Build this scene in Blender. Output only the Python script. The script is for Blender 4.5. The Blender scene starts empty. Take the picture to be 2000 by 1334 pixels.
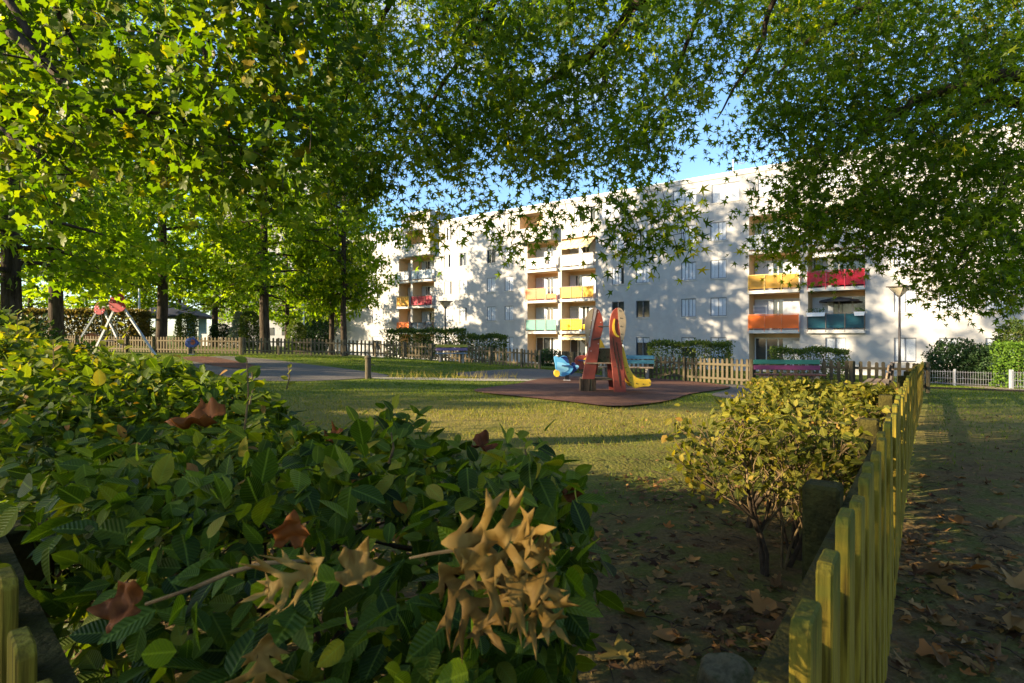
import bpy, bmesh, math, random
import numpy as np
from mathutils import Vector, Matrix

random.seed(7)
rng = np.random.default_rng(7)
SC = bpy.context.scene
COL = SC.collection

# ------------------------------------------------------------------ camera, sky, sun, exposure
EYE = 1.2
FPX = 1105.0            # focal length in photograph pixels (2000 wide)
HOR = 655.0             # horizon row in the photograph
cd = bpy.data.cameras.new('camera')
cam = bpy.data.objects.new('camera', cd)
COL.objects.link(cam)
cam.location = (0, 0, EYE)
cam.rotation_euler = (math.pi / 2, 0, 0)
cd.sensor_width = 36.0
cd.lens = FPX / 2000 * 36
cd.shift_y = -(667 - HOR) / 2000
cd.clip_start = 0.05
cd.clip_end = 3000
cd.dof.use_dof = True
cd.dof.focus_distance = 7.0
cd.dof.aperture_fstop = 13.0
SC.camera = cam

SUN_EL = math.radians(15)
SUN_H = Vector((-0.966, -0.259)).normalized()      # horizontal direction towards the sun
SUN_ROT = math.atan2(SUN_H.x, SUN_H.y) % (2 * math.pi)
wd = bpy.data.worlds.new('World')
SC.world = wd
wd.use_nodes = True
wn, wl = wd.node_tree.nodes, wd.node_tree.links
sky = wn.new('ShaderNodeTexSky')
sky.sky_type = 'NISHITA'
sky.sun_disc = False
sky.sun_elevation = SUN_EL
sky.sun_rotation = SUN_ROT
sky.air_density = 1.0
sky.dust_density = 0.5
sky.ozone_density = 3.4
bg = wn['Background']
bg.inputs[1].default_value = 0.095
# thin high cloud, the same all over the sky
tc = wn.new('ShaderNodeTexCoord')
mp = wn.new('ShaderNodeMapping'); mp.inputs['Scale'].default_value = (2.2, 2.2, 7.0)
mp.inputs['Location'].default_value = (0.4, 0.15, 0.3)
nz = wn.new('ShaderNodeTexNoise'); nz.inputs['Scale'].default_value = 1.6; nz.inputs['Detail'].default_value = 7
nz.inputs['Roughness'].default_value = 0.6
cr = wn.new('ShaderNodeValToRGB')
cr.color_ramp.elements[0].position = 0.54; cr.color_ramp.elements[0].color = (0, 0, 0, 1)
cr.color_ramp.elements[1].position = 0.80; cr.color_ramp.elements[1].color = (0.42, 0.42, 0.42, 1)
mx = wn.new('ShaderNodeMix'); mx.data_type = 'RGBA'
mx.inputs[7].default_value = (7.0, 6.3, 5.6, 1)
wl.new(tc.outputs['Generated'], mp.inputs[0]); wl.new(mp.outputs[0], nz.inputs[0])
wl.new(nz.outputs[0], cr.inputs[0]); wl.new(cr.outputs[0], mx.inputs[0])
wl.new(sky.outputs[0], mx.inputs[6]); wl.new(mx.outputs[2], bg.inputs[0])

sd = bpy.data.lights.new('sun', 'SUN')
sd.energy = 5.0
sd.angle = math.radians(0.53)
sd.color = (1.0, 0.80, 0.53)
sun = bpy.data.objects.new('sun', sd)
COL.objects.link(sun)
sun.location = (-40, -10, 30)
to_sun = Vector((SUN_H.x * math.cos(SUN_EL), SUN_H.y * math.cos(SUN_EL), math.sin(SUN_EL)))
sun.rotation_euler = to_sun.to_track_quat('Z', 'Y').to_euler()

SC.view_settings.view_transform = 'Standard'
SC.view_settings.look = 'None'
SC.view_settings.gamma = 1.0
SC.view_settings.use_curve_mapping = False
SC.view_settings.exposure = 2.1
SC.cycles.max_bounces = 7
SC.cycles.diffuse_bounces = 4
SC.cycles.transmission_bounces = 5
SC.cycles.transparent_max_bounces = 8

# ------------------------------------------------------------------ picture helpers
def W(px, py, Y):
    return Vector(((px - 1000) / FPX * Y, Y, EYE - (py - HOR) / FPX * Y))

# ground heights: measured points, thin-plate interpolation
CP = np.array([
    (0, 0, 0), (.6, 1, 0), (-3, 2, .02), (3, 3, -.03), (11.7, 16, -.42), (7.2, 17, -.36), (5.5, 20.3, -.42), (.95, 26, -.30),
    (-6.8, 28, .12), (-16.5, 27, .28), (-22, 28, .3), (14.6, 40, -1.25), (0, 51, -1.25), (-14.7, 62, -1.25), (26, 32, -1.25),
    (-8, 14, .08), (2.6, 13.7, -.2), (20, 22, -.9), (15, 19, -.6), (10, 4, -.12), (-20, 10, .3), (-32, 62, .2), (42, 22, -1.3),
    (-60, 50, .3), (0, -15, .05), (30, -15, -.4), (-30, -15, .3), (-40, 30, .4), (60, 60, -1.3), (-20, 42, .25), (-8, 40, -.5)], float)
def _phi(r2):
    return np.where(r2 > 1e-12, 0.5 * r2 * np.log(np.maximum(r2, 1e-12)), 0.0)
_d2 = ((CP[:, None, :2] - CP[None, :, :2]) ** 2).sum(-1)
_n = len(CP)
_A = np.zeros((_n + 3, _n + 3)); _A[:_n, :_n] = _phi(_d2) + np.eye(_n) * 6.0
_A[:_n, _n] = 1; _A[:_n, _n + 1:] = CP[:, :2]; _A[_n, :_n] = 1; _A[_n + 1:, :_n] = CP[:, :2].T
_w = np.linalg.solve(_A, np.concatenate([CP[:, 2], np.zeros(3)]))
def gz_np(x, y):
    x = np.asarray(x, float); y = np.asarray(y, float)
    d2 = (x[..., None] - CP[:, 0]) ** 2 + (y[..., None] - CP[:, 1]) ** 2
    z = (_phi(d2) * _w[:_n]).sum(-1) + _w[_n] + _w[_n + 1] * x + _w[_n + 2] * y
    d = np.hypot(x, y - 25)
    k = np.clip((d - 70) / 60, 0, 1); k = k * k * (3 - 2 * k)
    return np.clip(z, -1.5, .5) * (1 - k) + -1.0 * k
def gz(x, y):
    return float(gz_np(x, y))
def G(px, py):
    """point of the ground seen at a pixel"""
    lo, hi = 0.4, 200.0
    Y = lo
    prev = None
    for Y in np.concatenate([np.arange(.4, 12, .05), np.arange(12, 120, .2)]):
        p = W(px, py, Y)
        if p.z <= gz(p.x, p.y):
            return Vector((p.x, p.y, gz(p.x, p.y)))
    return p

# ------------------------------------------------------------------ materials
MATS = {}
def nt(name):
    m = bpy.data.materials.new(name); m.use_nodes = True
    n, l = m.node_tree.nodes, m.node_tree.links
    b = n['Principled BSDF']
    return m, n, l, b
def ramp(n, cols, pos=None):
    r = n.new('ShaderNodeValToRGB')
    e = r.color_ramp.elements
    k = len(cols)
    pos = pos or [i / (k - 1) for i in range(k)]
    while len(e) < k: e.new(0.5)
    for i in range(k):
        e[i].position = pos[i]; e[i].color = (*cols[i], 1)
    return r
def mat(name, c1, c2=None, scale=6.0, rough=0.7, bump=0.0, bscale=None, metal=0.0, stretch=None, lo=.35, hi=.65, coord='Object', detail=6, spec=None, c3=None):
    if name in MATS: return MATS[name]
    m, n, l, b = nt(name)
    b.inputs['Roughness'].default_value = rough
    b.inputs['Metallic'].default_value = metal
    if spec is None and rough >= .8: spec = .12
    if spec is not None: b.inputs['Specular IOR Level'].default_value = spec
    t = n.new('ShaderNodeTexCoord'); mp = n.new('ShaderNodeMapping')
    if stretch: mp.inputs['Scale'].default_value = stretch
    l.new(t.outputs[coord], mp.inputs[0])
    z = n.new('ShaderNodeTexNoise'); z.inputs['Scale'].default_value = scale; z.inputs['Detail'].default_value = detail
    z.inputs['Roughness'].default_value = .65
    l.new(mp.outputs[0], z.inputs[0])
    cols = [c1, c2 or c1] if c3 is None else [c1, c2, c3]
    pos = [lo, hi] if c3 is None else [lo, (lo + hi) / 2, hi]
    r = ramp(n, cols, pos)
    l.new(z.outputs[0], r.inputs[0]); l.new(r.outputs[0], b.inputs['Base Color'])
    if bump:
        z2 = n.new('ShaderNodeTexNoise'); z2.inputs['Scale'].default_value = bscale or scale * 4; z2.inputs['Detail'].default_value = 5
        l.new(mp.outputs[0], z2.inputs[0])
        bp = n.new('ShaderNodeBump'); bp.inputs['Strength'].default_value = min(1, bump); bp.inputs['Distance'].default_value = 0.02
        l.new(z2.outputs[0], bp.inputs['Height']); l.new(bp.outputs[0], b.inputs['Normal'])
    MATS[name] = m
    return m
def leaf_mat(name, cols, trans, tmix=.45, rough=.45, veins=False, boost=1.0):
    """leaf: colour by the per-leaf 'tint', light comes through"""
    m, n, l, b = nt(name)
    b.inputs['Roughness'].default_value = rough
    b.inputs['Specular IOR Level'].default_value = .12
    a = n.new('ShaderNodeAttribute'); a.attribute_name = 'tint'
    r = ramp(n, [tuple(min(.8, c_ * boost) for c_ in q_) for q_ in cols]); l.new(a.outputs['Fac'], r.inputs[0])
    src = r.outputs[0]
    if veins:
        uv = n.new('ShaderNodeUVMap'); uv.uv_map = 'UVMap'
        sx = n.new('ShaderNodeSeparateXYZ'); l.new(uv.outputs[0], sx.inputs[0])
        # side veins run out from the midrib and forward
        ab = n.new('ShaderNodeMath'); ab.operation = 'ABSOLUTE'; l.new(sx.outputs[0], ab.inputs[0])
        m1 = n.new('ShaderNodeMath'); m1.operation = 'MULTIPLY_ADD'; l.new(ab.outputs[0], m1.inputs[0]); m1.inputs[1].default_value = -.75; l.new(sx.outputs[1], m1.inputs[2])
        m2 = n.new('ShaderNodeMath'); m2.operation = 'MULTIPLY'; l.new(m1.outputs[0], m2.inputs[0]); m2.inputs[1].default_value = 2 * math.pi * 10
        sn = n.new('ShaderNodeMath'); sn.operation = 'SINE'; l.new(m2.outputs[0], sn.inputs[0])
        bp = n.new('ShaderNodeBump'); bp.inputs['Strength'].default_value = .35; bp.inputs['Distance'].default_value = .002
        l.new(sn.outputs[0], bp.inputs['Height']); l.new(bp.outputs[0], b.inputs['Normal'])
        mr = n.new('ShaderNodeMapRange'); mr.inputs[1].default_value = .0; mr.inputs[2].default_value = .035; mr.inputs[3].default_value = .55; mr.inputs[4].default_value = 0
        l.new(ab.outputs[0], mr.inputs[0])
        mr2 = n.new('ShaderNodeMapRange'); mr2.inputs[1].default_value = .8; mr2.inputs[2].default_value = 1; mr2.inputs[3].default_value = 0; mr2.inputs[4].default_value = .13
        l.new(sn.outputs[0], mr2.inputs[0])
        mxx = n.new('ShaderNodeMath'); mxx.operation = 'MAXIMUM'; l.new(mr.outputs[0], mxx.inputs[0]); l.new(mr2.outputs[0], mxx.inputs[1])
        mm = n.new('ShaderNodeMix'); mm.data_type = 'RGBA'; l.new(mxx.outputs[0], mm.inputs[0]); l.new(src, mm.inputs[6]); mm.inputs[7].default_value = (*[min(1, c * 2.2 + .02) for c in cols[len(cols) // 2]], 1)
        # blotches
        tcn = n.new('ShaderNodeTexCoord'); zz = n.new('ShaderNodeTexNoise'); zz.inputs['Scale'].default_value = 35; l.new(tcn.outputs['Object'], zz.inputs[0])
        hs = n.new('ShaderNodeHueSaturation'); l.new(mm.outputs[2], hs.inputs['Color'])
        mv = n.new('ShaderNodeMapRange'); mv.inputs[3].default_value = .6; mv.inputs[4].default_value = 1.4; l.new(zz.outputs[0], mv.inputs[0]); l.new(mv.outputs[0], hs.inputs['Value'])
        src = hs.outputs[0]
    l.new(src, b.inputs['Base Color'])
    tr = n.new('ShaderNodeBsdfTranslucent')
    mt = n.new('ShaderNodeMix'); mt.data_type = 'RGBA'; mt.blend_type = 'MULTIPLY'; mt.inputs[0].default_value = 1
    l.new(src, mt.inputs[6]); mt.inputs[7].default_value = (*trans, 1)
    l.new(mt.outputs[2], tr.inputs[0])
    ms = n.new('ShaderNodeMixShader'); ms.inputs[0].default_value = tmix
    l.new(b.outputs[0], ms.inputs[1]); l.new(tr.outputs[0], ms.inputs[2])
    l.new(ms.outputs[0], n['Material Output'].inputs[0])
    return m

M_wood = mat('fence_wood_weathered', (.05, .04, .026), (.095, .077, .05), 9, .85, .5, stretch=(3, 3, .5), c3=(.05, .048, .018))
M_woodlight = mat('fence_wood_pale', (.085, .068, .042), (.15, .122, .075), 9, .85, .4, stretch=(3, 3, .5))
M_bench_wood = mat('bench_wood', (.16, .11, .07), (.30, .23, .16), 12, .8, .4, stretch=(1, 6, 6))
M_bark = mat('bark', (.022, .016, .011), (.075, .057, .04), 7, .95, 1.0, 14, stretch=(1.6, 1.6, .35))
M_twig = mat('twig', (.022, .015, .009), (.06, .042, .025), 20, .9)
M_twig_pale = mat('twig_pale', (.07, .045, .02), (.17, .12, .055), 15, .85)
M_white = mat('white_render', (.31, .305, .30), (.36, .355, .345), 1.3, .92, .12, 60)
M_cream = mat('cream_paint', (.52, .38, .22), (.58, .43, .26), 2, .9)
M_whitep = mat('white_metal', (.50, .51, .52), (.60, .60, .60), 3, .45)
M_slab = mat('balcony_concrete', (.42, .40, .37), (.52, .50, .46), 4, .85, .1)
M_shut = mat('shutter_white', (.33, .37, .42), (.42, .45, .50), 2, .5)
M_frame = mat('window_frame', (.09, .10, .12), (.15, .16, .18), 5, .5)
M_dark = mat('dark_metal', (.035, .028, .025), (.07, .055, .045), 10, .5)
M_galv = mat('galvanised_steel', (.30, .31, .33), (.42, .43, .45), 12, .45, metal=.3)
M_concrete = mat('concrete', (.15, .135, .115), (.24, .22, .19), 10, .9, .3)
M_stone = mat('stone', (.075, .06, .03), (.15, .12, .065), 14, .95, .6, 30, c3=(.05, .055, .018))
M_dirtglass = None
def glass_mat():
    m, n, l, b = nt('window_glass')
    b.inputs['Base Color'].default_value = (.03, .035, .04, 1); b.inputs['Roughness'].default_value = .08
    b.inputs['Specular IOR Level'].default_value = .8
    return m
M_glass = glass_mat()
def panel_mat(name, c, alpha=.25):
    m, n, l, b = nt(name)
    b.inputs['Base Color'].default_value = (*c, 1); b.inputs['Roughness'].default_value = .25
    tr = n.new('ShaderNodeBsdfTranslucent'); tr.inputs[0].default_value = (*c, 1)
    ms = n.new('ShaderNodeMixShader'); ms.inputs[0].default_value = .4
    l.new(b.outputs[0], ms.inputs[1]); l.new(tr.outputs[0], ms.inputs[2])
    tp = n.new('ShaderNodeBsdfTransparent'); tp.inputs[0].default_value = (*[min(1, x * .8 + .2) for x in c], 1)
    m2 = n.new('ShaderNodeMixShader'); m2.inputs[0].default_value = alpha
    l.new(ms.outputs[0], m2.inputs[1]); l.new(tp.outputs[0], m2.inputs[2])
    l.new(m2.outputs[0], n['Material Output'].inputs[0])
    return m
def plastic(name, c, d=.75, rough=.45):
    return mat(name, tuple(x * d for x in c), c, 7, rough, .05, 50)

# ------------------------------------------------------------------ mesh helpers
def new_obj(name, me, m=None, parent=None, loc=None):
    o = bpy.data.objects.new(name, me); COL.objects.link(o)
    if m is not None and me is not None and len(me.materials) == 0: me.materials.append(m)
    if parent is not None: o.parent = parent
    if loc is not None: o.location = loc
    return o
def tag(o, label=None, cat=None, group=None, kind=None):
    if label: o['label'] = label
    if cat: o['category'] = cat
    if group: o['group'] = group
    if kind: o['kind'] = kind
    return o
def empty(name, loc, rz=0, label=None, cat=None, group=None):
    o = bpy.data.objects.new(name, None); COL.objects.link(o)
    o.location = loc; o.rotation_euler = (0, 0, rz); o.empty_display_size = .2
    return tag(o, label, cat, group)
def mesh_from(name, v, f, smooth=False):
    me = bpy.data.meshes.new(name); me.from_pydata([tuple(p) for p in v], [], f); me.update()
    if smooth:
        me.polygons.foreach_set('use_smooth', [True] * len(me.polygons))
    return me
def np_mesh(name, V, T, tint=None, uv=None, smooth=True):
    """triangles from arrays"""
    me = bpy.data.meshes.new(name)
    V = np.ascontiguousarray(V, np.float32); T = np.ascontiguousarray(T, np.int32)
    me.vertices.add(len(V)); me.vertices.foreach_set('co', V.ravel())
    k = T.shape[1]
    me.loops.add(T.size); me.loops.foreach_set('vertex_index', T.ravel())
    me.polygons.add(len(T))
    me.polygons.foreach_set('loop_start', np.arange(0, T.size, k, dtype=np.int32))
    me.polygons.foreach_set('loop_total', np.full(len(T), k, np.int32))
    if smooth: me.polygons.foreach_set('use_smooth', np.ones(len(T), bool))
    if tint is not None:
        a = me.attributes.new('tint', 'FLOAT', 'POINT'); a.data.foreach_set('value', np.ascontiguousarray(tint, np.float32))
    if uv is not None:
        u = me.uv_layers.new(name='UVMap'); u.data.foreach_set('uv', np.ascontiguousarray(uv[T.ravel()], np.float32).ravel())
    me.update(calc_edges=True)
    return me
def box_vf(x0, x1, y0, y1, z0, z1, off=0):
    v = [(x0, y0, z0), (x1, y0, z0), (x1, y1, z0), (x0, y1, z0), (x0, y0, z1), (x1, y0, z1), (x1, y1, z1), (x0, y1, z1)]
    f = [(0, 3, 2, 1), (4, 5, 6, 7), (0, 1, 5, 4), (1, 2, 6, 5), (2, 3, 7, 6), (3, 0, 4, 7)]
    return v, [tuple(i + off for i in q) for q in f]
class MB:
    """collects simple shapes of ONE part"""
    def __init__(s): s.v = []; s.f = []
    def box(s, x0, x1, y0, y1, z0, z1):
        v, f = box_vf(x0, x1, y0, y1, z0, z1, len(s.v)); s.v += v; s.f += f; return s
    def prism(s, pts, y0, y1):
        """outline in x,z, thickness in y"""
        n = len(pts); o = len(s.v)
        s.v += [(x, y0, z) for x, z in pts] + [(x, y1, z) for x, z in pts]
        s.f.append(tuple(o + i for i in range(n))); s.f.append(tuple(o + n + i for i in reversed(range(n))))
        for i in range(n):
            j = (i + 1) % n; s.f.append((o + i, o + n + i, o + n + j, o + j))
        return s
    def tube(s, pts, rad, sides=6, cap=True):
        pts = [Vector(p) for p in pts]
        if not hasattr(rad, '__len__'): rad = [rad] * len(pts)
        o = len(s.v); up = Vector((.13, .31, .94))
        for i, p in enumerate(pts):
            d = (pts[min(i + 1, len(pts) - 1)] - pts[max(i - 1, 0)])
            if d.length < 1e-9: d = Vector((0, 0, 1))
            d.normalize()
            a = d.cross(up)
            if a.length < .05: a = d.cross(Vector((1, 0, 0)))
            a.normalize(); b = d.cross(a)
            for k in range(sides):
                t = 2 * math.pi * k / sides
                s.v.append(tuple(p + (a * math.cos(t) + b * math.sin(t)) * rad[i]))
        for i in range(len(pts) - 1):
            for k in range(sides):
                k2 = (k + 1) % sides
                s.f.append((o + i * sides + k, o + i * sides + k2, o + (i + 1) * sides + k2, o + (i + 1) * sides + k))
        if cap:
            s.f.append(tuple(o + k for k in reversed(range(sides))))
            s.f.append(tuple(o + (len(pts) - 1) * sides + k for k in range(sides)))
        return s
    def mesh(s, name, smooth=False, bevel=0):
        me = mesh_from(name, s.v, s.f, smooth)
        bm = bmesh.new(); bm.from_mesh(me)
        if bevel:
            bmesh.ops.bevel(bm, geom=[e for e in bm.edges if len(e.link_faces) == 2 and e.calc_face_angle(0) > .5], offset=bevel, segments=1, affect='EDGES', clamp_overlap=True)
        bmesh.ops.recalc_face_normals(bm, faces=bm.faces)
        bm.to_mesh(me); bm.free()
        if smooth: me.polygons.foreach_set('use_smooth', [True] * len(me.polygons))
        return me
    def build(s, name, m, parent=None, smooth=False, bevel=0, loc=None):
        return new_obj(name, s.mesh(name, smooth, bevel), m, parent, loc)

# ------------------------------------------------------------------ leaf shapes
def T_ovate(n=6, w=.30):
    V = []; UV = []
    us = np.linspace(0, 1, n + 1)
    for u in us: V.append((0, u, -.10 * u * u)); UV.append((0, u))
    side = []
    for sgn in (-1, 1):
        ids = []
        for u in us[1:-1]:
            hw = w * (math.sin(math.pi * u ** .88) ** .7)
            ids.append(len(V)); V.append((sgn * hw, u - .03 * 1, .07 * hw / w - .10 * u * u)); UV.append((sgn * hw, u - .03))
        side.append(ids)
    T = []
    for k, ids in enumerate(side):
        def tri(a, b, c): T.append((a, b, c) if k else (a, c, b))
        tri(0, ids[0], 1)
        for i in range(len(ids) - 1):
            tri(i + 1, ids[i], ids[i + 1]); tri(i + 1, ids[i + 1], i + 2)
        tri(n - 1, ids[-1], n)
    return np.array(V, float), np.array(T), np.array(UV, float)
def T_star(lobes, sinus, droop=.14, petiole=False):
    """lobed leaf: (angle, length) tips with a sinus radius between"""
    V = [(0, 0, .03)]; 
    k = len(lobes)
    for i, (a, L) in enumerate(lobes):
        a2, L2 = lobes[(i + 1) % k]
        V.append((L * math.cos(math.radians(a)), L * math.sin(math.radians(a)), -droop * L))
        d = (a2 - a) % 360
        am = a + d / 2; s = sinus if i < k - 1 else sinus * .55
        V.append((s * math.cos(math.radians(am)), s * math.sin(math.radians(am)), .02))
    n = len(V) - 1
    T = [(0, 1 + i, 1 + (i + 1) % n) for i in range(n)]
    V = np.array(V, float); V[:, 1] += .25
    return V, np.array(T), V[:, :2].copy()
def T_maple():
    V = [(0, 0, .02)]
    pr = [(-62, .48), (-30, .62), (-16, .54), (8, .66), (24, .90), (38, .70), (56, .56), (72, .74), (90, 1.0), (108, .74), (124, .56), (142, .70), (156, .90), (172, .66), (196, .54), (210, .62), (242, .48), (270, .14)]
    for a, L in pr:
        V.append((L * math.cos(math.radians(a)), L * math.sin(math.radians(a)), -.16 * L * L + .05 * math.sin(a * .21)))
    n = len(pr)
    T = [(0, 1 + i, 1 + (i + 1) % n) for i in range(n)]
    V = np.array(V, float); V[:, 1] += .3
    return V, np.array(T), V[:, :2].copy()
def T_simple():
    V = np.array([(0, 0, 0), (-.3, .45, .06), (0, 1, -.08), (.3, .45, .06)], float)
    return V, np.array([(0, 2, 1), (0, 3, 2)]), V[:, :2].copy()
STAR = T_star([(-22, .62), (34, .92), (90, 1.0), (146, .92), (202, .62)], .27)
STAR_FAR = T_star([(0, .8), (60, .95), (120, .95), (180, .8)], .42)
MAPLE = T_maple(); OVATE = T_ovate(6); OVATE_LO = T_ovate(3); SIMPLE = T_simple()

def frames(tip, nrm):
    """rotation matrices with y along tip and z along the leaf normal"""
    y = tip / np.maximum(np.linalg.norm(tip, axis=1, keepdims=True), 1e-9)
    x = np.cross(y, nrm); x /= np.maximum(np.linalg.norm(x, axis=1, keepdims=True), 1e-9)
    z = np.cross(x, y)
    return np.stack([x, y, z], axis=2)
def leaves_mesh(name, tpl, P, R, S, tint):
    V, T, UV = tpl
    N = len(P)
    A = np.einsum('nij,vj->nvi', R, V) * np.asarray(S)[:, None, None] + P[:, None, :]
    TT = T[None] + (np.arange(N) * len(V))[:, None, None]
    return np_mesh(name, A.reshape(-1, 3), TT.reshape(-1, 3), np.repeat(tint, len(V)), np.tile(UV, (N, 1)))
def unit(n):
    v = rng.normal(size=(n, 3)); return v / np.linalg.norm(v, axis=1, keepdims=True)
LEAF_CACHE = {}
def leaf_object(kind, tpl, m, parent, p, R, s, tint, name='leaf'):
    """one leaf as its own object, mesh shared by tint step"""
    k = (kind, int(round(tint * 9)))
    if k not in LEAF_CACHE:
        V, T, UV = tpl
        me = np_mesh('leaf_' + kind, V, T, np.full(len(V), k[1] / 9), UV); me.materials.append(m)
        LEAF_CACHE[k] = me
    o = bpy.data.objects.new(name, LEAF_CACHE[k]); COL.objects.link(o)
    o.parent = parent
    M = Matrix([list(R[i]) for i in range(3)]).to_4x4()
    o.matrix_local = Matrix.Translation(Vector(p)) @ M @ Matrix.Scale(s, 4)
    return o
def project(P):
    P = np.asarray(P)
    return 1000 + FPX * P[:, 0] / P[:, 1], HOR - FPX * (P[:, 2] - EYE) / P[:, 1]
def split_leaves(kind, tpl, m, parent, P, R, S, tint, nmax, crown_name, org=(0, 0, 0), inside=True):
    """the nmax leaves that show largest become objects, the rest one mass"""
    P = np.asarray(P); org = np.array(org)
    px, py = project(P)
    size = np.where(P[:, 1] > .1, S / np.maximum(P[:, 1], .1), 0)
    vis = (px > -20) & (px < 2020) & (py > -20) & (py < 1354) & (P[:, 1] > .1)
    size = np.where(vis, size, 0)
    idx = np.argsort(-size)[:nmax]
    idx = idx[size[idx] > 0]
    rest = np.ones(len(P), bool); rest[idx] = False
    for i in idx: leaf_object(kind, tpl, m, parent, P[i] - org, R[i], float(S[i]), float(tint[i]))
    o = new_obj(crown_name, leaves_mesh(crown_name, tpl, P[rest] - org, R[rest], S[rest], tint[rest]), m, parent)
    o['kind'] = 'stuff'
    return o

# ------------------------------------------------------------------ fence lines (plan)
def fence_x(Y):                       # right-hand fence, near corner to far corner
    return -.15 + .735 * Y
FN = Vector((.592, .806))             # its direction
# hedge frame: s along the front fence (to the left and away), c across (inward)
H0 = np.array([-.035, .156]); HS = np.array([-.727, .686]); HC = np.array([.686, .727])

# ------------------------------------------------------------------ ground
ax = np.concatenate([[-1500, -700, -350, -180, -110, -75], np.arange(-50, -8, 1.0), np.arange(-8, 14, .25), np.arange(14, 52, 1.0), [60, 80, 120, 200, 380, 800, 1500]])
ay = np.concatenate([[-600, -250, -100, -50], np.arange(-30, -2, 2.0), np.arange(-2, 24, .25), np.arange(24, 80, 1.0), [84, 92, 105, 130, 180, 280, 500, 1000, 2500]])
GX, GY = np.meshgrid(ax, ay)
GZ = gz_np(GX, GY)
near = np.exp(-((GX - 1) ** 2 + (GY - 3) ** 2) / 90)
GZ = GZ + near * .012 * (np.sin(GX * 3.1 + 1.2) * np.cos(GY * 2.7) + np.sin(GX * 1.3 - GY * 2.1))
nx, ny = len(ax), len(ay)
Q = np.array([(j * nx + i, j * nx + i + 1, (j + 1) * nx + i + 1, (j + 1) * nx + i) for j in range(ny - 1) for i in range(nx - 1)])
gme = np_mesh('ground', np.stack([GX, GY, GZ], -1).reshape(-1, 3), Q)
def sm(a, b, x):
    t = np.clip((x - a) / (b - a), 0, 1); return t * t * (3 - 2 * t)
# bare trodden soil: under the hedges and in the deep shade near the fence
side = GX - fence_x(GY)
soil = np.maximum(1 - sm(3.2, 6.0, GY + .25 * np.sin(GX * 2)), (1 - sm(4.5, 9.5, GY)) * sm(-.2, .3, side))
soil = np.maximum(soil, np.exp(-(((GX - 3) / 3) ** 2 + ((GY - 5) / 1.6) ** 2)) * .5)
dry = np.exp(-((GY - 8.5) / 3.2) ** 2) * (1 - sm(.5, 3, np.abs(GX - 2) - 7)) * .9
a = gme.attributes.new('soil', 'FLOAT', 'POINT'); a.data.foreach_set('value', soil.ravel().astype(np.float32))
a = gme.attributes.new('dry', 'FLOAT', 'POINT'); a.data.foreach_set('value', dry.ravel().astype(np.float32))
def ground_material():
    m, n, l, b = nt('ground_grass_soil')
    b.inputs['Roughness'].default_value = .95; b.inputs['Specular IOR Level'].default_value = .1
    t = n.new('ShaderNodeNewGeometry')
    def noise(s, d=6):
        z = n.new('ShaderNodeTexNoise'); z.inputs['Scale'].default_value = s; z.inputs['Detail'].default_value = d; l.new(t.outputs['Position'], z.inputs[0]); return z
    def mixc(f, a_, b_):
        x = n.new('ShaderNodeMix'); x.data_type = 'RGBA'; l.new(f, x.inputs[0]); l.new(a_, x.inputs[6]); l.new(b_, x.inputs[7]); return x.outputs[2]
    def attr(nm):
        q = n.new('ShaderNodeAttribute'); q.attribute_name = nm; return q.outputs['Fac']
    def addn(f, z, k):
        q = n.new('ShaderNodeMath'); q.operation = 'MULTIPLY_ADD'; l.new(z, q.inputs[0]); q.inputs[1].default_value = k
        q2 = n.new('ShaderNodeMath'); q2.operation = 'ADD'; q2.use_clamp = True; l.new(q.outputs[0], q2.inputs[0]); q.inputs[2].default_value = -k * .5; l.new(f, q2.inputs[1]); return q2.outputs[0]
    g = ramp(n, [(.045, .075, .008), (.085, .115, .012), (.14, .15, .03)], [.3, .5, .72]); l.new(noise(1.7, 8).outputs[0], g.inputs[0])
    y = ramp(n, [(.12, .105, .020), (.22, .17, .045), (.14, .12, .03)], [.3, .5, .7]); l.new(noise(2.6, 8).outputs[0], y.inputs[0])
    s = ramp(n, [(.045, .028, .011), (.105, .068, .028), (.072, .072, .014), (.15, .10, .045)], [.25, .45, .6, .8]); l.new(noise(3.5, 9).outputs[0], s.inputs[0])
    zb = noise(1.1, 5).outputs[0]
    c = mixc(addn(attr('dry'), zb, .9), g.outputs[0], y.outputs[0])
    c = mixc(addn(attr('soil'), noise(2.2, 6).outputs[0], .8), c, s.outputs[0])
    zf = noise(60, 4)
    hv = n.new('ShaderNodeHueSaturation'); mr = n.new('ShaderNodeMapRange'); mr.inputs[3].default_value = .45; mr.inputs[4].default_value = 1.55
    l.new(zf.outputs[0], mr.inputs[0]); l.new(mr.outputs[0], hv.inputs['Value']); l.new(c, hv.inputs['Color'])
    l.new(hv.outputs[0], b.inputs['Base Color'])
    bp = n.new('ShaderNodeBump'); bp.inputs['Strength'].default_value = .9; bp.inputs['Distance'].default_value = .03
    l.new(noise(28, 8).outputs[0], bp.inputs['Height']); l.new(bp.outputs[0], b.inputs['Normal'])
    return m
tag(new_obj('ground', gme, ground_material()), 'sloping lawn with bare leaf-strewn soil near the hedges', kind='structure')

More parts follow.
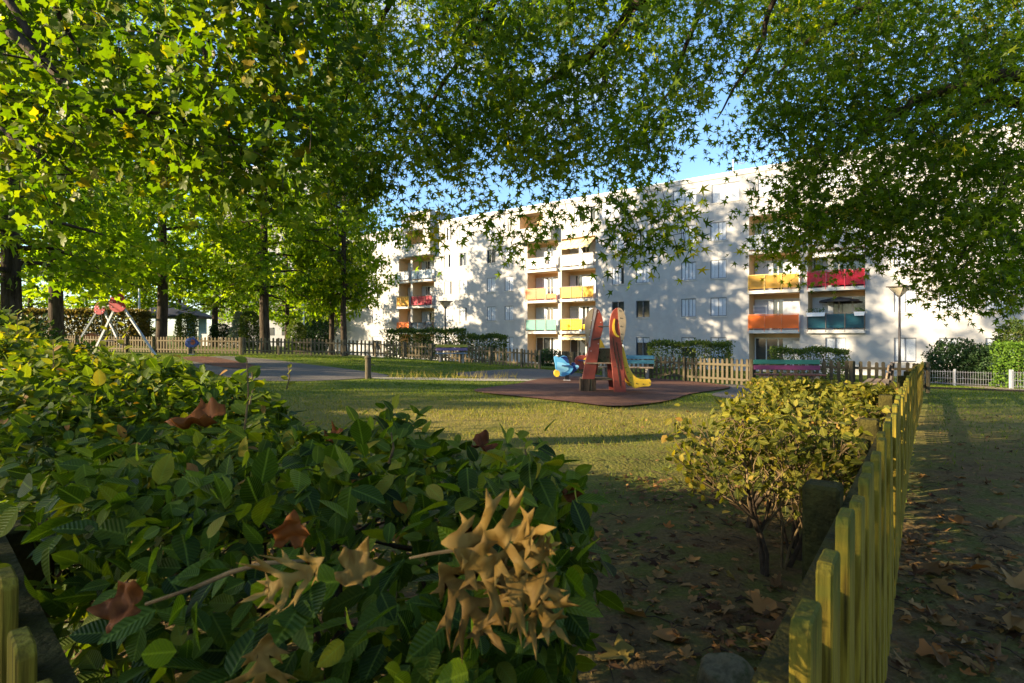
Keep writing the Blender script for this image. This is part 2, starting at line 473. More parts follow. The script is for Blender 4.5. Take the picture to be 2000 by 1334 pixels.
def sheet(name, pts_px, m, off=.012, label=None, cuts=4, world=False):
    pts = [Vector((p[0], p[1], 0)) for p in pts_px] if world else [G(*p) for p in pts_px]
    # soften the outline
    n = len(pts); out = []
    for i in range(n):
        p0, p1, p2, p3 = pts[i - 1], pts[i], pts[(i + 1) % n], pts[(i + 2) % n]
        for k in range(5):
            t = k / 5
            out.append(.5 * ((2 * p1) + (p2 - p0) * t + (2 * p0 - 5 * p1 + 4 * p2 - p3) * t * t + (3 * p1 - p0 - 3 * p2 + p3) * t ** 3))
    bm = bmesh.new()
    vs = [bm.verts.new((p.x, p.y, 0)) for p in out]
    bm.faces.new(vs); bm.normal_update()
    bmesh.ops.triangulate(bm, faces=bm.faces)
    for _ in range(cuts):
        es = [e for e in bm.edges if e.calc_length() > .5]
        if not es: break
        bmesh.ops.subdivide_edges(bm, edges=es, cuts=1)
        bmesh.ops.triangulate(bm, faces=[f for f in bm.faces if len(f.verts) > 3])
    for v in bm.verts: v.co.z = gz(v.co.x, v.co.y) + off
    bmesh.ops.recalc_face_normals(bm, faces=bm.faces)
    me = bpy.data.meshes.new(name); bm.to_mesh(me); bm.free()
    if me.polygons and me.polygons[0].normal.z < 0: me.flip_normals()
    o = new_obj(name, me, m); tag(o, label, kind='structure')
    return o
M_gravel = mat('gravel_grey', (.075, .066, .054), (.17, .15, .125), 45, .95, .9, 60, detail=8)
M_sand = mat('sandy_edge', (.26, .22, .15), (.42, .37, .27), 20, .95, .4)
M_rubber = mat('rubber_safety_surface', (.085, .040, .025), (.145, .072, .046), 3, .9, .5, 120)
M_asphalt = mat('asphalt_path', (.10, .09, .08), (.17, .15, .135), 25, .95, .5)
M_path = mat('pinkish_path', (.24, .17, .14), (.33, .25, .20), 18, .95, .4)
sheet('gravel_path', [(385, 700), (440, 696), (520, 702), (600, 712), (680, 722), (760, 735), (700, 741), (600, 745), (500, 744), (430, 734), (380, 716)], M_gravel, .012, 'grey gravel path behind the leafy hedge')
sheet('gravel_patch', [(890, 730), (960, 724), (1040, 721), (1110, 727), (1180, 735), (1060, 741), (940, 740)], M_gravel, .013, 'grey gravel strip by the gate opening')
sheet('sand_border', [(735, 738), (820, 739), (960, 741), (1080, 742), (1080, 745), (950, 745), (820, 743), (740, 742)], M_sand, .016, 'thin sandy border of the lawn')
sheet('rubber_pad', [(925, 765), (1010, 752), (1060, 741), (1130, 737), (1230, 738), (1330, 744), (1425, 757), (1350, 772), (1310, 784), (1250, 793), (1190, 796), (1110, 787), (1010, 776)], M_rubber, .03, 'reddish brown rubber safety surface under the slide', cuts=6)
sheet('gravel_apron', [(1330, 745), (1420, 752), (1500, 751), (1580, 760), (1610, 772), (1540, 782), (1460, 784), (1390, 772), (1424, 758)], M_gravel, .014, 'grey gravel in front of the pink and green bench')
sheet('rubber_patch', [(350, 700), (400, 697), (470, 709), (500, 716), (470, 721), (420, 716)], M_rubber, .025, 'reddish rubber strip near the swing frame')
sheet('path', [(13.2, 18.8), (20, 18.0), (30, 16.5), (45, 14), (45, 16.2), (30, 18.6), (20, 19.6), (13.2, 20.2)], M_asphalt, .012, 'grey path running along behind the corner of the fence', world=True, cuts=6)
sheet('side_path', [(17.2, 19.9), (19.4, 19.6), (20.0, 23.5), (21.0, 27), (19.8, 27.2), (18.6, 23.6)], M_path, .02, 'pinkish path leading to the low wire fence', world=True)

# ------------------------------------------------------------------ apartment building
RX, RY = .795, -.607
BP = Vector((14.6, 40.3))
F = [-1.14 + 2.69 * k for k in range(6)]
ROOF = 12.35
def tpx(px):
    a = (px - 1000) / FPX
    return (BP.y * a - BP.x) / (RX - RY * a)
bld = empty('apartment_building', (BP.x, BP.y, 0), math.atan2(RY, RX), 'long white apartment block with colourful balcony panels behind the playground', 'building')
T0, T1, DEPTH = tpx(640), 32.0, 12.0
openings = []          # t0,t1,z0,z1,depth,kind,level,col
cols_mid = [(727, 743), (868, 882), (897.5, 911.5), (951, 968), (985.5, 1003), (1195, 1219), (1242, 1269), (1330.5, 1359.5), (1387.5, 1419), (1746, 1790), (1834, 1881), (1925, 1968)]
wide_top = {(1195, 1219): (1173, 1211), (1330.5, 1359.5): (1314, 1361), (1387.5, 1419): (1390, 1445), (1242, 1269): None}
for ci, (a0, a1) in enumerate(cols_mid):
    for k in range(5):
        p0, p1 = a0, a1
        z0, z1 = F[k] + 1.02, F[k] + 2.34
        if k == 4:
            if (a0, a1) in wide_top:
                if wide_top[(a0, a1)] is None: continue
                p0, p1 = wide_top[(a0, a1)]
        if k == 0:
            z0, z1 = F[0] + .75, F[0] + 2.2
        openings.append((tpx(p0), tpx(p1), z0, z1, .2, 'window', k, ci))
openings.append((tpx(1121), tpx(1163), F[4] + 1.02, F[4] + 2.2, .2, 'window', 4, 20))
openings.append((tpx(745), tpx(760), F[4] + 1.0, F[4] + 2.2, .2, 'window', 4, 21))
openings.append((tpx(765), tpx(792), F[4] + 1.0, F[4] + 2.2, .2, 'window', 4, 22))
openings.append((tpx(1612), tpx(1652), F[0] + .75, F[0] + 2.2, .2, 'window', 0, 23))
openings.append((tpx(1480), tpx(1540), F[4] + 1.0, F[4] + 2.25, .2, 'window', 4, 24))
openings.append((tpx(1600), tpx(1665), F[4] + 1.0, F[4] + 2.25, .2, 'window', 4, 25))
bays = [(779, 802), (806, 848), (1030, 1090), (1097, 1163), (1463, 1562), (1578, 1690)]
for bi, (p0, p1) in enumerate(bays):
    for k in range(4):
        if k == 0 and bi in (5,): continue
        z0 = F[k] + (.0 if k else .02)
        openings.append((tpx(p0), tpx(p1), z0, F[k] + 2.46, 1.35, 'loggia', k, bi))
for (p0, p1) in ((795, 836), (1015, 1060)):
    openings.append((tpx(p0), tpx(p1), F[4] + .95, F[4] + 2.4, 1.3, 'top', 4, 0))

te = sorted(set([T0, T1] + [round(o[0], 4) for o in openings] + [round(o[1], 4) for o in openings]))
ze = sorted(set([-2.2, ROOF] + [round(o[2], 4) for o in openings] + [round(o[3], 4) for o in openings]))
vi = {}; v = []; f = []
def vid(p):
    p = tuple(round(c, 4) for c in p)
    if p not in vi: vi[p] = len(v); v.append(p)
    return vi[p]
def hit(tm, zm):
    for o in openings:
        if o[0] < tm < o[1] and o[2] < zm < o[3]: return True
    return False
for i in range(len(te) - 1):
    for j in range(len(ze) - 1):
        if te[i + 1] - te[i] < 1e-3 or ze[j + 1] - ze[j] < 1e-3: continue
        if hit((te[i] + te[i + 1]) / 2, (ze[j] + ze[j + 1]) / 2): continue
        f.append((vid((te[i], 0, ze[j])), vid((te[i + 1], 0, ze[j])), vid((te[i + 1], 0, ze[j + 1])), vid((te[i], 0, ze[j + 1]))))
for o in openings:
    t0, t1, z0, z1, d = o[:5]
    t0, t1, z0, z1 = (round(c, 4) for c in (t0, t1, z0, z1))
    if o[5] == 'window':
        f += [(vid((t0, 0, z0)), vid((t0, 0, z1)), vid((t0, d, z1)), vid((t0, d, z0))), (vid((t1, 0, z1)), vid((t1, 0, z0)), vid((t1, d, z0)), vid((t1, d, z1))),
              (vid((t0, 0, z1)), vid((t1, 0, z1)), vid((t1, d, z1)), vid((t0, d, z1))), (vid((t1, 0, z0)), vid((t0, 0, z0)), vid((t0, d, z0)), vid((t1, d, z0)))]
# ends, back
f += [(vid((T0, 0, -2.2)), vid((T0, 0, ROOF)), vid((T0, DEPTH, ROOF)), vid((T0, DEPTH, -2.2))), (vid((T1, 0, ROOF)), vid((T1, 0, -2.2)), vid((T1, DEPTH, -2.2)), vid((T1, DEPTH, ROOF))),
      (vid((T0, DEPTH, ROOF)), vid((T1, DEPTH, ROOF)), vid((T1, DEPTH, -2.2)), vid((T0, DEPTH, -2.2)))]
new_obj('wall', mesh_from('wall', v, f), M_white, bld)
rf = MB().box(T0 + .2, T1 - .2, .2, DEPTH - .2, ROOF - .35, ROOF - .1).build('roof', M_concrete, bld)
cp = MB()
cp.box(T0 - .05, T1 + .05, -.06, .3, ROOF, ROOF + .28); cp.box(T0 - .05, T0 + .3, .3, DEPTH, ROOF, ROOF + .28); cp.box(T1 - .3, T1 + .05, .3, DEPTH, ROOF, ROOF + .28)
cp.build('parapet', M_white, bld)
MB().box(T0 - .08, T1 + .08, -.1, .33, ROOF + .28, ROOF + .33).build('coping', M_galv, bld)
# loggia linings (cream paint): left, right, back, ceiling, floor
for o in openings:
    if o[5] == 'window': continue
    t0, t1, z0, z1, d = o[:5]
    e = .002
    vv = [(t0, 0, z0), (t1, 0, z0), (t1, 0, z1), (t0, 0, z1), (t0, d, z0), (t1, d, z0), (t1, d, z1), (t0, d, z1)]
    ff = [(0, 3, 7, 4), (1, 5, 6, 2), (4, 7, 6, 5), (3, 2, 6, 7), (0, 4, 5, 1)]
    new_obj('loggia_recess', mesh_from('loggia_recess', vv, ff), M_cream, bld)
WCACHE = {}
def rect_part(name, w, h, t, m, parent, x, y, z):
    k = (name, round(w, 2), round(h, 2), round(t, 3), m.name)
    if k not in WCACHE:
        me = MB().box(0, w, 0, t, 0, h).mesh(name); me.materials.append(m); WCACHE[k] = me
    o = bpy.data.objects.new(name, WCACHE[k]); COL.objects.link(o); o.parent = parent; o.location = (x, y, z); return o
def frame_part(w, h, m, parent, x, y, z, mull=1, fw=.05):
    k = ('frame', round(w, 2), round(h, 2), mull, fw, m.name)
    if k not in WCACHE:
        b = MB(); b.box(0, w, 0, .05, 0, fw); b.box(0, w, 0, .05, h - fw, h); b.box(0, fw, 0, .05, fw, h - fw); b.box(w - fw, w, 0, .05, fw, h - fw)
        for q in range(mull):
            xx = w * (q + 1) / (mull + 1); b.box(xx - fw / 2, xx + fw / 2, .003, .047, fw, h - fw)
        me = b.mesh('frame'); me.materials.append(m); WCACHE[k] = me
    o = bpy.data.objects.new('frame', WCACHE[k]); COL.objects.link(o); o.parent = parent; o.location = (x, y, z); return o
wr = random.Random(3)
kinds_fixed = {}
for o in openings:
    t0, t1, z0, z1, d, kind, k, ci = o
    w, h = t1 - t0, z1 - z0
    if kind == 'window':
        win = empty('window', (t0, 0, z0)); win.parent = bld
        frame_part(w, h, M_frame, win, 0, .035, 0, 1 if w < 2 else 3)
        MB().box(.05, w - .05, .155, .165, .05, h - .05).build('pane', M_glass, win)
        MB().box(-.04, w + .04, -.05, .12, -.05, -.002).build('sill', M_slab, win)
        r = wr.random()
        state = 'closed' if r < .68 else ('half' if r < .95 else 'open')
        if ci in (7, 8) and k < 4: state = 'closed' if not (ci == 8 and k == 3) else 'half'
        if k == 0:
            # roller shutter of thin laths
            hh = h * (.98 if ci in (9, 10) else wr.choice([.55, .98, .3]))
            nl = max(3, int(hh / .06)); b = MB()
            for q in range(nl):
                zz = h - (q + 1) * .06; b.box(.02, w - .02, .085, .098, zz + .004, zz + .058)
            b.build('roller_shutter', M_shut, win)
        elif state != 'open':
            npan = 4 if w < 2.2 else 6
            pw = (w - .04) / npan
            use = range(npan) if state == 'closed' else [q for q in range(npan) if q not in ((1,) if wr.random() < .5 else (npan - 2, npan - 1))]
            for q in use:
                s_ = rect_part('shutter_panel', pw - .012, h - .03, .02, M_shut, win, .02 + q * pw + .006, .06 + (.02 if q % 2 else 0), .015)
    elif kind == 'loggia':
        lw = empty('glazed_door', (t0, d, z0)); lw.parent = bld
        hh = 2.15
        frame_part(w - .1, hh, M_whitep, lw, .05, -.07, .02, 3 if w > 2.5 else 2, .07)
        MB().box(.1, w - .1, -.035, -.025, .06, hh - .03).build('pane', M_glass, lw)
        n_ = max(3, int(w / .55)); pw = (w - .12) / n_
        off = wr.choice([1, 2]) if n_ > 3 else 1
        for q in range(n_):
            if q == off or (k == 0 and q < 3) or (ci == 5 and k == 2 and q % 3 == 0) or (ci == 5 and q in (2, 3, 4)): continue
            rect_part('shutter_panel', pw - .012, hh - .06, .02, M_shut, lw, .06 + q * pw + .006, -.115 + (.018 if q % 2 else 0), .03)
# balconies
P_ = {}
def pm(nm, c, a=.2):
    if nm not in P_: P_[nm] = panel_mat('panel_' + nm, c, a)
    return P_[nm]
PAN = {(0, 3): ('pale_grey', (.62, .66, .70), .15), (0, 2): ('ochre', (.75, .42, .05), .2), (0, 1): ('orange', (.80, .20, .03), .15),
       (1, 3): ('pale_glass', (.60, .68, .74), .3), (1, 2): ('crimson', (.50, .03, .07), .15), (1, 1): ('navy', (.02, .08, .16), .2),
       (2, 3): ('white', (.80, .80, .80), .0), (2, 2): ('orange', (.85, .22, .03), .12), (2, 1): ('sea_green', (.18, .42, .38), .25),
       (3, 3): ('white', (.80, .80, .80), .0), (3, 2): ('yellow', (.80, .48, .03), .15), (3, 1): ('lemon', (.88, .66, .01), .05),
       (4, 3): ('clear', (.62, .66, .70), .35), (4, 2): ('ochre_clear', (.72, .48, .10), .5), (4, 1): ('orange_clear', (.80, .20, .03), .25),
       (5, 3): ('clear', (.62, .66, .70), .35), (5, 2): ('red', (.55, .015, .045), .42), (5, 1): ('teal', (.015, .11, .17), .45)}
for bi, (p0, p1) in enumerate(bays):
    t0, t1 = tpx(p0), tpx(p1)
    w = t1 - t0
    for k in (1, 2, 3):
        b = empty('balcony', (t0, 0, F[k])); b.parent = bld
        MB().box(-.02, w + .02, -.30, .02, -.21, .004).build('slab', M_slab, b)
        nm, c, al = PAN[(bi, k)]
        pmx = pm(nm, c, al)
        npn = 3
        pc = mat('rail_' + nm, tuple(x * .7 for x in c), c, 5, .5) if nm in ('red', 'orange', 'orange_clear', 'ochre_clear', 'ochre', 'clear') else M_dark
        for q in range(npn):
            xa, xb = w * q / npn + .03, w * (q + 1) / npn - .01
            if bi == 2 and k == 2 and q == 2 or bi == 3 and k == 1 and q == 2:
                MB().box(xa, xb, -.262, -.25, .12, .55).build('railing_panel', pmx, b)
            else:
                MB().box(xa, xb, -.262, -.25, .12, 1.0).build('railing_panel', pmx, b)
        for q in range(npn + 1):
            xx = min(max(w * q / npn, .02), w - .02)
            MB().box(xx - .02, xx + .02, -.305, -.268, -.12, 1.03).build('post', pc, b)
        MB().box(0, w, -.30, -.255, 1.03, 1.07).build('handrail', pc, b)
# projecting top-floor boxes
for (p0, p1, q0, q1, hi) in ((795, 850, 836, 850, 13.9), (1015, 1085, 1062, 1088, None)):
    t0, t1 = tpx(p0), tpx(p1)
    MB().box(t0, t1, -.75, -.003, F[4] - .25, F[4] + .95).build('top_parapet', M_white, bld)
    if hi:
        MB().box(t0, t1, -.75, -.003, F[4] + 2.4, hi).box(t0, t1, .31, 3.0, ROOF - .05, hi - .003).build('roof_block', M_white, bld)
        MB().box(tpx(836), t1, -.72, -.004, F[4] + .95, F[4] + 2.4).build('top_pier', M_white, bld)
for (p0, p1) in ((1463, 1562), (1578, 1690)):
    pass
# awnings (separate: they could be taken down)
M_awn = mat('awning_cream', (.55, .42, .20), (.72, .60, .34), 3, .85, stretch=(12, .2, .2), lo=.48, hi=.52)
M_awn2 = mat('awning_grey', (.38, .37, .36), (.70, .69, .66), 3, .85, stretch=(12, .2, .2), lo=.48, hi=.52)
def awning(p0, p1, k, drop, outw, m, label):
    t0, t1 = tpx(p0), tpx(p1)
    r = empty('awning', Vector((BP.x, BP.y, 0)) + Matrix.Rotation(math.atan2(RY, RX), 4, 'Z') @ Vector((t0, 0, F[k] + 2.44)), math.atan2(RY, RX), label, 'awning')
    w = t1 - t0
    vv = []; ff = []
    n = 16
    for i in range(n + 1):
        x = w * i / n
        sag = .02 * math.sin(i * 2.4)
        for (yy, zz) in ((.35, -.03), (-.05, -.18 + sag), (-outw, -drop + sag), (-outw - .01, -drop - .17 + sag * 1.5)):
            vv.append((x, yy, zz))
    for i in range(n):
        for j in range(3):
            a_ = i * 4 + j; ff.append((a_, a_ + 4, a_ + 5, a_ + 1))
    new_obj('cloth', mesh_from('cloth', vv, ff), m, r)
    b = MB(); b.tube([(.0, -outw, -drop), (w, -outw, -drop)], .025, 6); b.build('front_bar', M_whitep, r)
    for x in (.15, w - .15):
        MB().tube([(x, .3, -.1), (x, -outw + .05, -drop - .02)], .016, 5).build('arm', M_whitep, r)
awning(1098, 1162, 3, .85, .9, M_awn, 'cream striped awning rolled out over a white third-floor balcony')
awning(1590, 1690, 2, .35, .55, M_awn2, 'grey striped awning over the red balcony')
awning(1100, 1150, 0, .3, .5, M_awn, 'small cream awning above a ground-floor door beneath the lemon yellow balcony')
bw = Matrix.Translation((BP.x, BP.y, 0)) @ Matrix.Rotation(math.atan2(RY, RX), 4, 'Z')
def bpt(px, dy, z): return bw @ Vector((tpx(px), dy, z))
# satellite dish
def lathe(prof, n=16):
    v = []; f = []
    for (r, z) in prof:
        for i in range(n): v.append((r * math.cos(2 * math.pi * i / n), r * math.sin(2 * math.pi * i / n), z))
    for j in range(len(prof) - 1):
        for i in range(n):
            i2 = (i + 1) % n; f.append((j * n + i, j * n + i2, (j + 1) * n + i2, (j + 1) * n + i))
    return v, f
def dish(px, z, label):
    e = empty('satellite_dish', bpt(px, -.45, z), math.radians(-60), label, 'satellite dish')
    v, f = lathe([(.02, 0), (.25, .03), (.42, .09), (.43, .08), (.25, .015), (.02, -.02)])
    o = new_obj('reflector', mesh_from('reflector', v, f, True), M_whitep, e); o.rotation_euler = (math.radians(70), 0, 0)
    MB().tube([(0, 0, -.1), (0, .3, -.12), (0, .5, -.12)], .02, 5).build('bracket', M_galv, e)
    MB().tube([(0, -.02, -.38), (0, -.5, -.12)], .012, 5).build('arm', M_galv, e)
dish(766, F[1] + 1.35, 'white satellite dish beside the left-most orange balcony')
# balcony furnishings
def parasol(px, k, label):
    e = empty('parasol', bpt(px, .5, F[k] + .01), 0, label, 'parasol')
    MB().tube([(0, 0, 0), (0, 0, 2.1)], .02, 6).build('pole', M_dark, e)
    MB().box(-.2, .2, -.2, .2, 0, .06).build('base', M_concrete, e)
    v, f = lathe([(0.02, 2.12), (.6, 2.0), (1.15, 1.88), (1.15, 1.76), (1.13, 1.76), (1.12, 1.86), (.02, 2.08)], 8)
    new_obj('canopy', mesh_from('canopy', v, f), mat('parasol_black', (.02, .02, .022), (.04, .04, .045), 4, .8), e)
parasol(1636, 1, 'black parasol open on the teal balcony')
M_pot = mat('pot_white', (.6, .6, .62), (.72, .72, .74), 5, .5)
M_leafpot = leaf_mat('pot_leaf', [(.03, .07, .015), (.08, .14, .03)], (1.3, 1.5, .4))
def flowerpot(px, k, label):
    e = empty('flower_box', bpt(px, -.42, F[k] + .86), math.atan2(RY, RX), label, 'flower box')
    MB().prism([(-.24, .0), (.24, .0), (.29, .24), (-.29, .24)], -.1, .1).build('trough', M_pot, e)
    MB().box(-.2, -.17, .1, .2, .1, .25).box(.17, .2, .1, .2, .1, .25).build('hook', M_dark, e)
    n = 60; P = np.stack([rng.uniform(-.25, .25, n), rng.uniform(-.08, .08, n), rng.uniform(.24, .5, n)], 1)
    new_obj('plant', leaves_mesh('plant', SIMPLE, P, frames(unit(n) + (0, 0, .6), unit(n)), rng.uniform(.06, .12, n), rng.uniform(0, 1, n)), M_leafpot, e)['kind'] = 'stuff'
flowerpot(1587, 1, 'white flower box at the end of the teal balcony below the pillar')
flowerpot(1604, 1, 'round-looking white flower box, second along the teal balcony rail')
flowerpot(1680, 1, 'white flower box at the far right end of the teal balcony rail')
# drying rack / laundry
def laundry(px, k, label, m):
    e = empty('hanging_cloth', bpt(px, -.34, F[k] + .62), math.atan2(RY, RX), label, 'laundry')
    vv = []; ff = []
    for i in range(7):
        for j in range(6):
            vv.append((-.2 + .066 * i, -.03 * math.sin(i * 1.7) - .01 * j, .42 - .12 * j + .02 * math.sin(i)))
    for i in range(6):
        for j in range(5): ff.append((i * 6 + j, i * 6 + j + 1, (i + 1) * 6 + j + 1, (i + 1) * 6 + j))
    new_obj('cloth', mesh_from('cloth', vv, ff, True), m, e)
laundry(1071, 3, 'dark patterned cloth hung over the white balcony rail', mat('dark_print', (.02, .02, .025), (.35, .33, .33), 18, .9, lo=.45, hi=.55))
def rack(px, k, label):
    e = empty('drying_rack', bpt(px, .35, F[k]), math.atan2(RY, RX), label, 'drying rack')
    for x in (-.4, .4):
        MB().tube([(x, -.15, 0), (x, .12, 1.7)], .014, 5).build('leg', M_whitep, e); MB().tube([(x, .2, 0), (x, -.1, 1.7)], .014, 5).build('leg', M_whitep, e)
    b = MB()
    for z in (.9, 1.15, 1.4, 1.65): b.tube([(-.4, 0, z), (.4, 0, z)], .01, 4)
    b.build('rungs', M_whitep, e)
rack(1482, 1, 'white clothes drying rack on the right-hand orange balcony')
def chair(px, k, label):
    e = empty('plastic_chair', bpt(px, .45, F[k]), math.atan2(RY, RX), label, 'chair')
    rd = plastic('red_plastic', (.55, .04, .05))
    MB().box(-.2, .2, -.2, .2, .42, .46).build('seat', rd, e); MB().prism([(-.2, .46), (.2, .46), (.17, .9), (-.17, .9)], .17, .2).build('backrest', rd, e)
    for x in (-.18, .15):
        for y in (-.18, .15): MB().box(x, x + .03, y, y + .03, 0, .42).build('leg', rd, e)
chair(1493, 1, 'red plastic chair behind the orange balcony panel')
def table(px, k, label):
    e = empty('balcony_table', bpt(px, .45, F[k]), math.atan2(RY, RX), label, 'table')
    MB().box(-.5, .5, -.3, .3, .72, .75).build('table_top', M_whitep, e)
    for x in (-.45, .41):
        for y in (-.26, .22): MB().box(x, x + .04, y, y + .04, 0, .72).build('leg', M_whitep, e)
table(1620, 2, 'white table standing behind the red balcony panel')
# roof aerial
e = empty('roof_aerial', bpt(1427, .6, ROOF - .1), .6, 'thin metal television aerial on the roof edge', 'aerial')
MB().tube([(0, 0, 0), (0, 0, 1.45)], .02, 6).build('mast', M_galv, e)
b = MB(); b.tube([(-.1, 0, 1.3), (1.3, 0, 1.35)], .012, 5)
for q in range(8): b.tube([(.05 + q * .16, -.22, 1.31 + q * .005), (.05 + q * .16, .22, 1.31 + q * .005)], .007, 4)
b.build('boom', M_galv, e)
# second block far behind the trees
far = empty('far_apartment_block', (-44, 104, 0), math.radians(-8), 'tall pale block glimpsed through the trees behind the lawn', 'building')
MB().box(-12, 12, 0, 12, -2, 32).build('wall', M_white, far)
MB().box(-12.2, 12.2, -.2, 12.2, 32, 32.5).build('parapet', M_slab, far)
for k in range(11):
    for q in range(7):
        rect_part('window', 1.7, 1.4, .06, M_glass, far, -11 + q * 3.2, -.055, 1.2 + k * 2.8)

# ------------------------------------------------------------------ picket fences
PC = {}
def picket_mesh(top, h, m, w=.09, t=.022):
    k = (top, round(h, 2), m.name, w)
    if k in PC: return PC[k]
    if top == 'round':
        pts = [(-w / 2, 0), (w / 2, 0)] + [(w / 2 * math.cos(a), h - w / 2 + w / 2 * math.sin(a)) for a in np.linspace(0, math.pi, 7)]
        b = MB().prism(pts, -t / 2, t / 2)
    else:
        b = MB().prism([(-w / 2, 0), (w / 2, 0), (w / 2, h - .012), (w / 2 - .012, h), (-w / 2 + .012, h), (-w / 2, h - .012)], -t / 2, t / 2)
    me = b.mesh('picket', bevel=.003 if top == 'flat' else 0); me.materials.append(m); PC[k] = me
    return me
def fence_run(root, pts, inward, h=.8, top='round', m=M_wood, spacing=.18, post_every=1.9, post_h=.86, gap=.05, rail_z=(.17, .62), post_w=.045, jitter=1.0, skip_first_post=False, rail_t=.018, base=0.0, rail_m=None):
    """pickets on one side, posts and two rails on the other; pts are plan points"""
    ox, oy = root.location.x, root.location.y; oz = root.location.z
    r = random.Random(int(abs(pts[0][0]) * 100) + 11)
    npk = 0
    for seg, (a, b) in enumerate(zip(pts[:-1], pts[1:])):
        a = Vector((a[0], a[1])); b = Vector((b[0], b[1])); d = b - a; L = d.length; d.normalize()
        nrm = Vector((-d.y, d.x)) * inward
        ang = math.atan2(d.y, d.x)
        n = max(2, int(L / spacing))
        for i in range(n):
            s = (i + .5) * L / n + r.uniform(-.008, .008) * jitter
            p = a + d * s
            o = bpy.data.objects.new('picket', picket_mesh(top, h + r.choice([-.015, -.005, 0, .01]), m)); COL.objects.link(o); o.parent = root
            o.location = (p.x - ox, p.y - oy, gz(p.x, p.y) + gap + base - oz)
            o.rotation_euler = (r.uniform(-.012, .012) * jitter, r.uniform(-.018, .018) * jitter, ang)
            npk += 1
        npo = max(1, round(L / post_every))
        for i in range(npo + 1):
            if i == 0 and (skip_first_post or seg): continue
            p = a + d * (L * i / npo) + nrm * (.012 + rail_t + post_w)
            z = gz(p.x, p.y)
            k = ('post', post_h, m.name, post_w)
            if k not in PC:
                me = MB().box(-post_w, post_w, -post_w, post_w, -.3, post_h).mesh('post', bevel=.008); me.materials.append(rail_m or m); PC[k] = me
            o = bpy.data.objects.new('post', PC[k]); COL.objects.link(o); o.parent = root
            o.location = (p.x - ox, p.y - oy, z - oz + base); o.rotation_euler = (0, 0, ang + r.uniform(-.05, .05))
        for i in range(npo):
            for zz in rail_z:
                pa, pb = a + d * (L * i / npo + (.002 if i else 0)) + nrm * (.012 + rail_t / 2), a + d * (L * (i + 1) / npo - .002) + nrm * (.012 + rail_t / 2)
                za, zb = gz(pa.x, pa.y) + zz + base, gz(pb.x, pb.y) + zz + base
                bb = MB(); hn = nrm * rail_t
                vv = []
                for (p, z) in ((pa, za), (pb, zb)):
                    for sgn in (-1, 1):
                        for up in (0, .07):
                            vv.append((p.x + hn.x * sgn * .5 - ox, p.y + hn.y * sgn * .5 - oy, z + up - oz))
                ff = [(0, 1, 3, 2), (4, 6, 7, 5), (0, 4, 5, 1), (2, 3, 7, 6), (1, 5, 7, 3), (0, 2, 6, 4)]
                bb.v = vv; bb.f = ff
                bb.build('rail', rail_m or m, root)
    return root
def pxy(px, Y): return ((px - 1000) / FPX * Y, Y)
def M_nearfence():
    m, n, l, b = nt('fence_wood_mossy')
    b.inputs['Roughness'].default_value = .85; b.inputs['Specular IOR Level'].default_value = .1
    t = n.new('ShaderNodeTexCoord'); mp = n.new('ShaderNodeMapping'); mp.inputs['Scale'].default_value = (14, 14, .8); l.new(t.outputs['Object'], mp.inputs[0])
    oi = n.new('ShaderNodeObjectInfo')
    z = n.new('ShaderNodeTexNoise'); z.noise_dimensions = '4D'; z.inputs['Scale'].default_value = 9; z.inputs['Detail'].default_value = 8; l.new(mp.outputs[0], z.inputs[0])
    mw = n.new('ShaderNodeMath'); mw.operation = 'MULTIPLY'; mw.inputs[1].default_value = 30; l.new(oi.outputs['Random'], mw.inputs[0]); l.new(mw.outputs[0], z.inputs['W'])
    r = ramp(n, [(.05, .036, .007), (.15, .105, .012), (.23, .17, .018), (.11, .085, .02)], [.28, .45, .6, .8]); l.new(z.outputs[0], r.inputs[0])
    # green algae towards the weathered top end
    sp = n.new('ShaderNodeSeparateXYZ'); l.new(t.outputs['Object'], sp.inputs[0])
    z2 = n.new('ShaderNodeTexNoise'); z2.noise_dimensions = '4D'; z2.inputs['Scale'].default_value = 22; z2.inputs['Detail'].default_value = 5; l.new(t.outputs['Object'], z2.inputs[0]); l.new(mw.outputs[0], z2.inputs['W'])
    ad = n.new('ShaderNodeMath'); ad.operation = 'MULTIPLY_ADD'; l.new(z2.outputs[0], ad.inputs[0]); ad.inputs[1].default_value = .28; l.new(sp.outputs[2], ad.inputs[2])
    mr = n.new('ShaderNodeMapRange'); mr.inputs[1].default_value = .88; mr.inputs[2].default_value = 1.0; l.new(ad.outputs[0], mr.inputs[0])
    g = ramp(n, [(.025, .035, .006), (.075, .085, .012)], [.35, .65]); l.new(z2.outputs[0], g.inputs[0])
    mm = n.new('ShaderNodeMix'); mm.data_type = 'RGBA'; l.new(mr.outputs[0], mm.inputs[0]); l.new(r.outputs[0], mm.inputs[6]); l.new(g.outputs[0], mm.inputs[7])
    l.new(mm.outputs[2], b.inputs['Base Color'])
    bp = n.new('ShaderNodeBump'); bp.inputs['Strength'].default_value = .8; bp.inputs['Distance'].default_value = .006; l.new(z.outputs[0], bp.inputs['Height']); l.new(bp.outputs[0], b.inputs['Normal'])
    return m
M_near = M_nearfence()
M_mossrail = mat('mossy_rail', (.022, .019, .005), (.055, .047, .010), 18, .95, .6)
nf = empty('picket_fence', (fence_x(.6), .6, 0), 0, 'yellowish mossy picket fence running away beside the dying shrub', 'fence', 'playground fences')
pts = [(fence_x(y) + dx, y) for y, dx in ((.42, 0), (1.42, 0), (2.65, -.01), (3.9, -.02), (5.2, -.03), (6.6, -.03), (8, -.02), (9.5, 0), (11, .02), (12.6, .03), (14.3, .02), (16, 0))]
fence_run(nf, pts, 1, .84, 'flat', M_near, .178, 9, .82, .04, (.16, .70), .043, .8, rail_t=.045, rail_m=M_mossrail)
for o in nf.children:
    if o.name.startswith('post'):
        pass
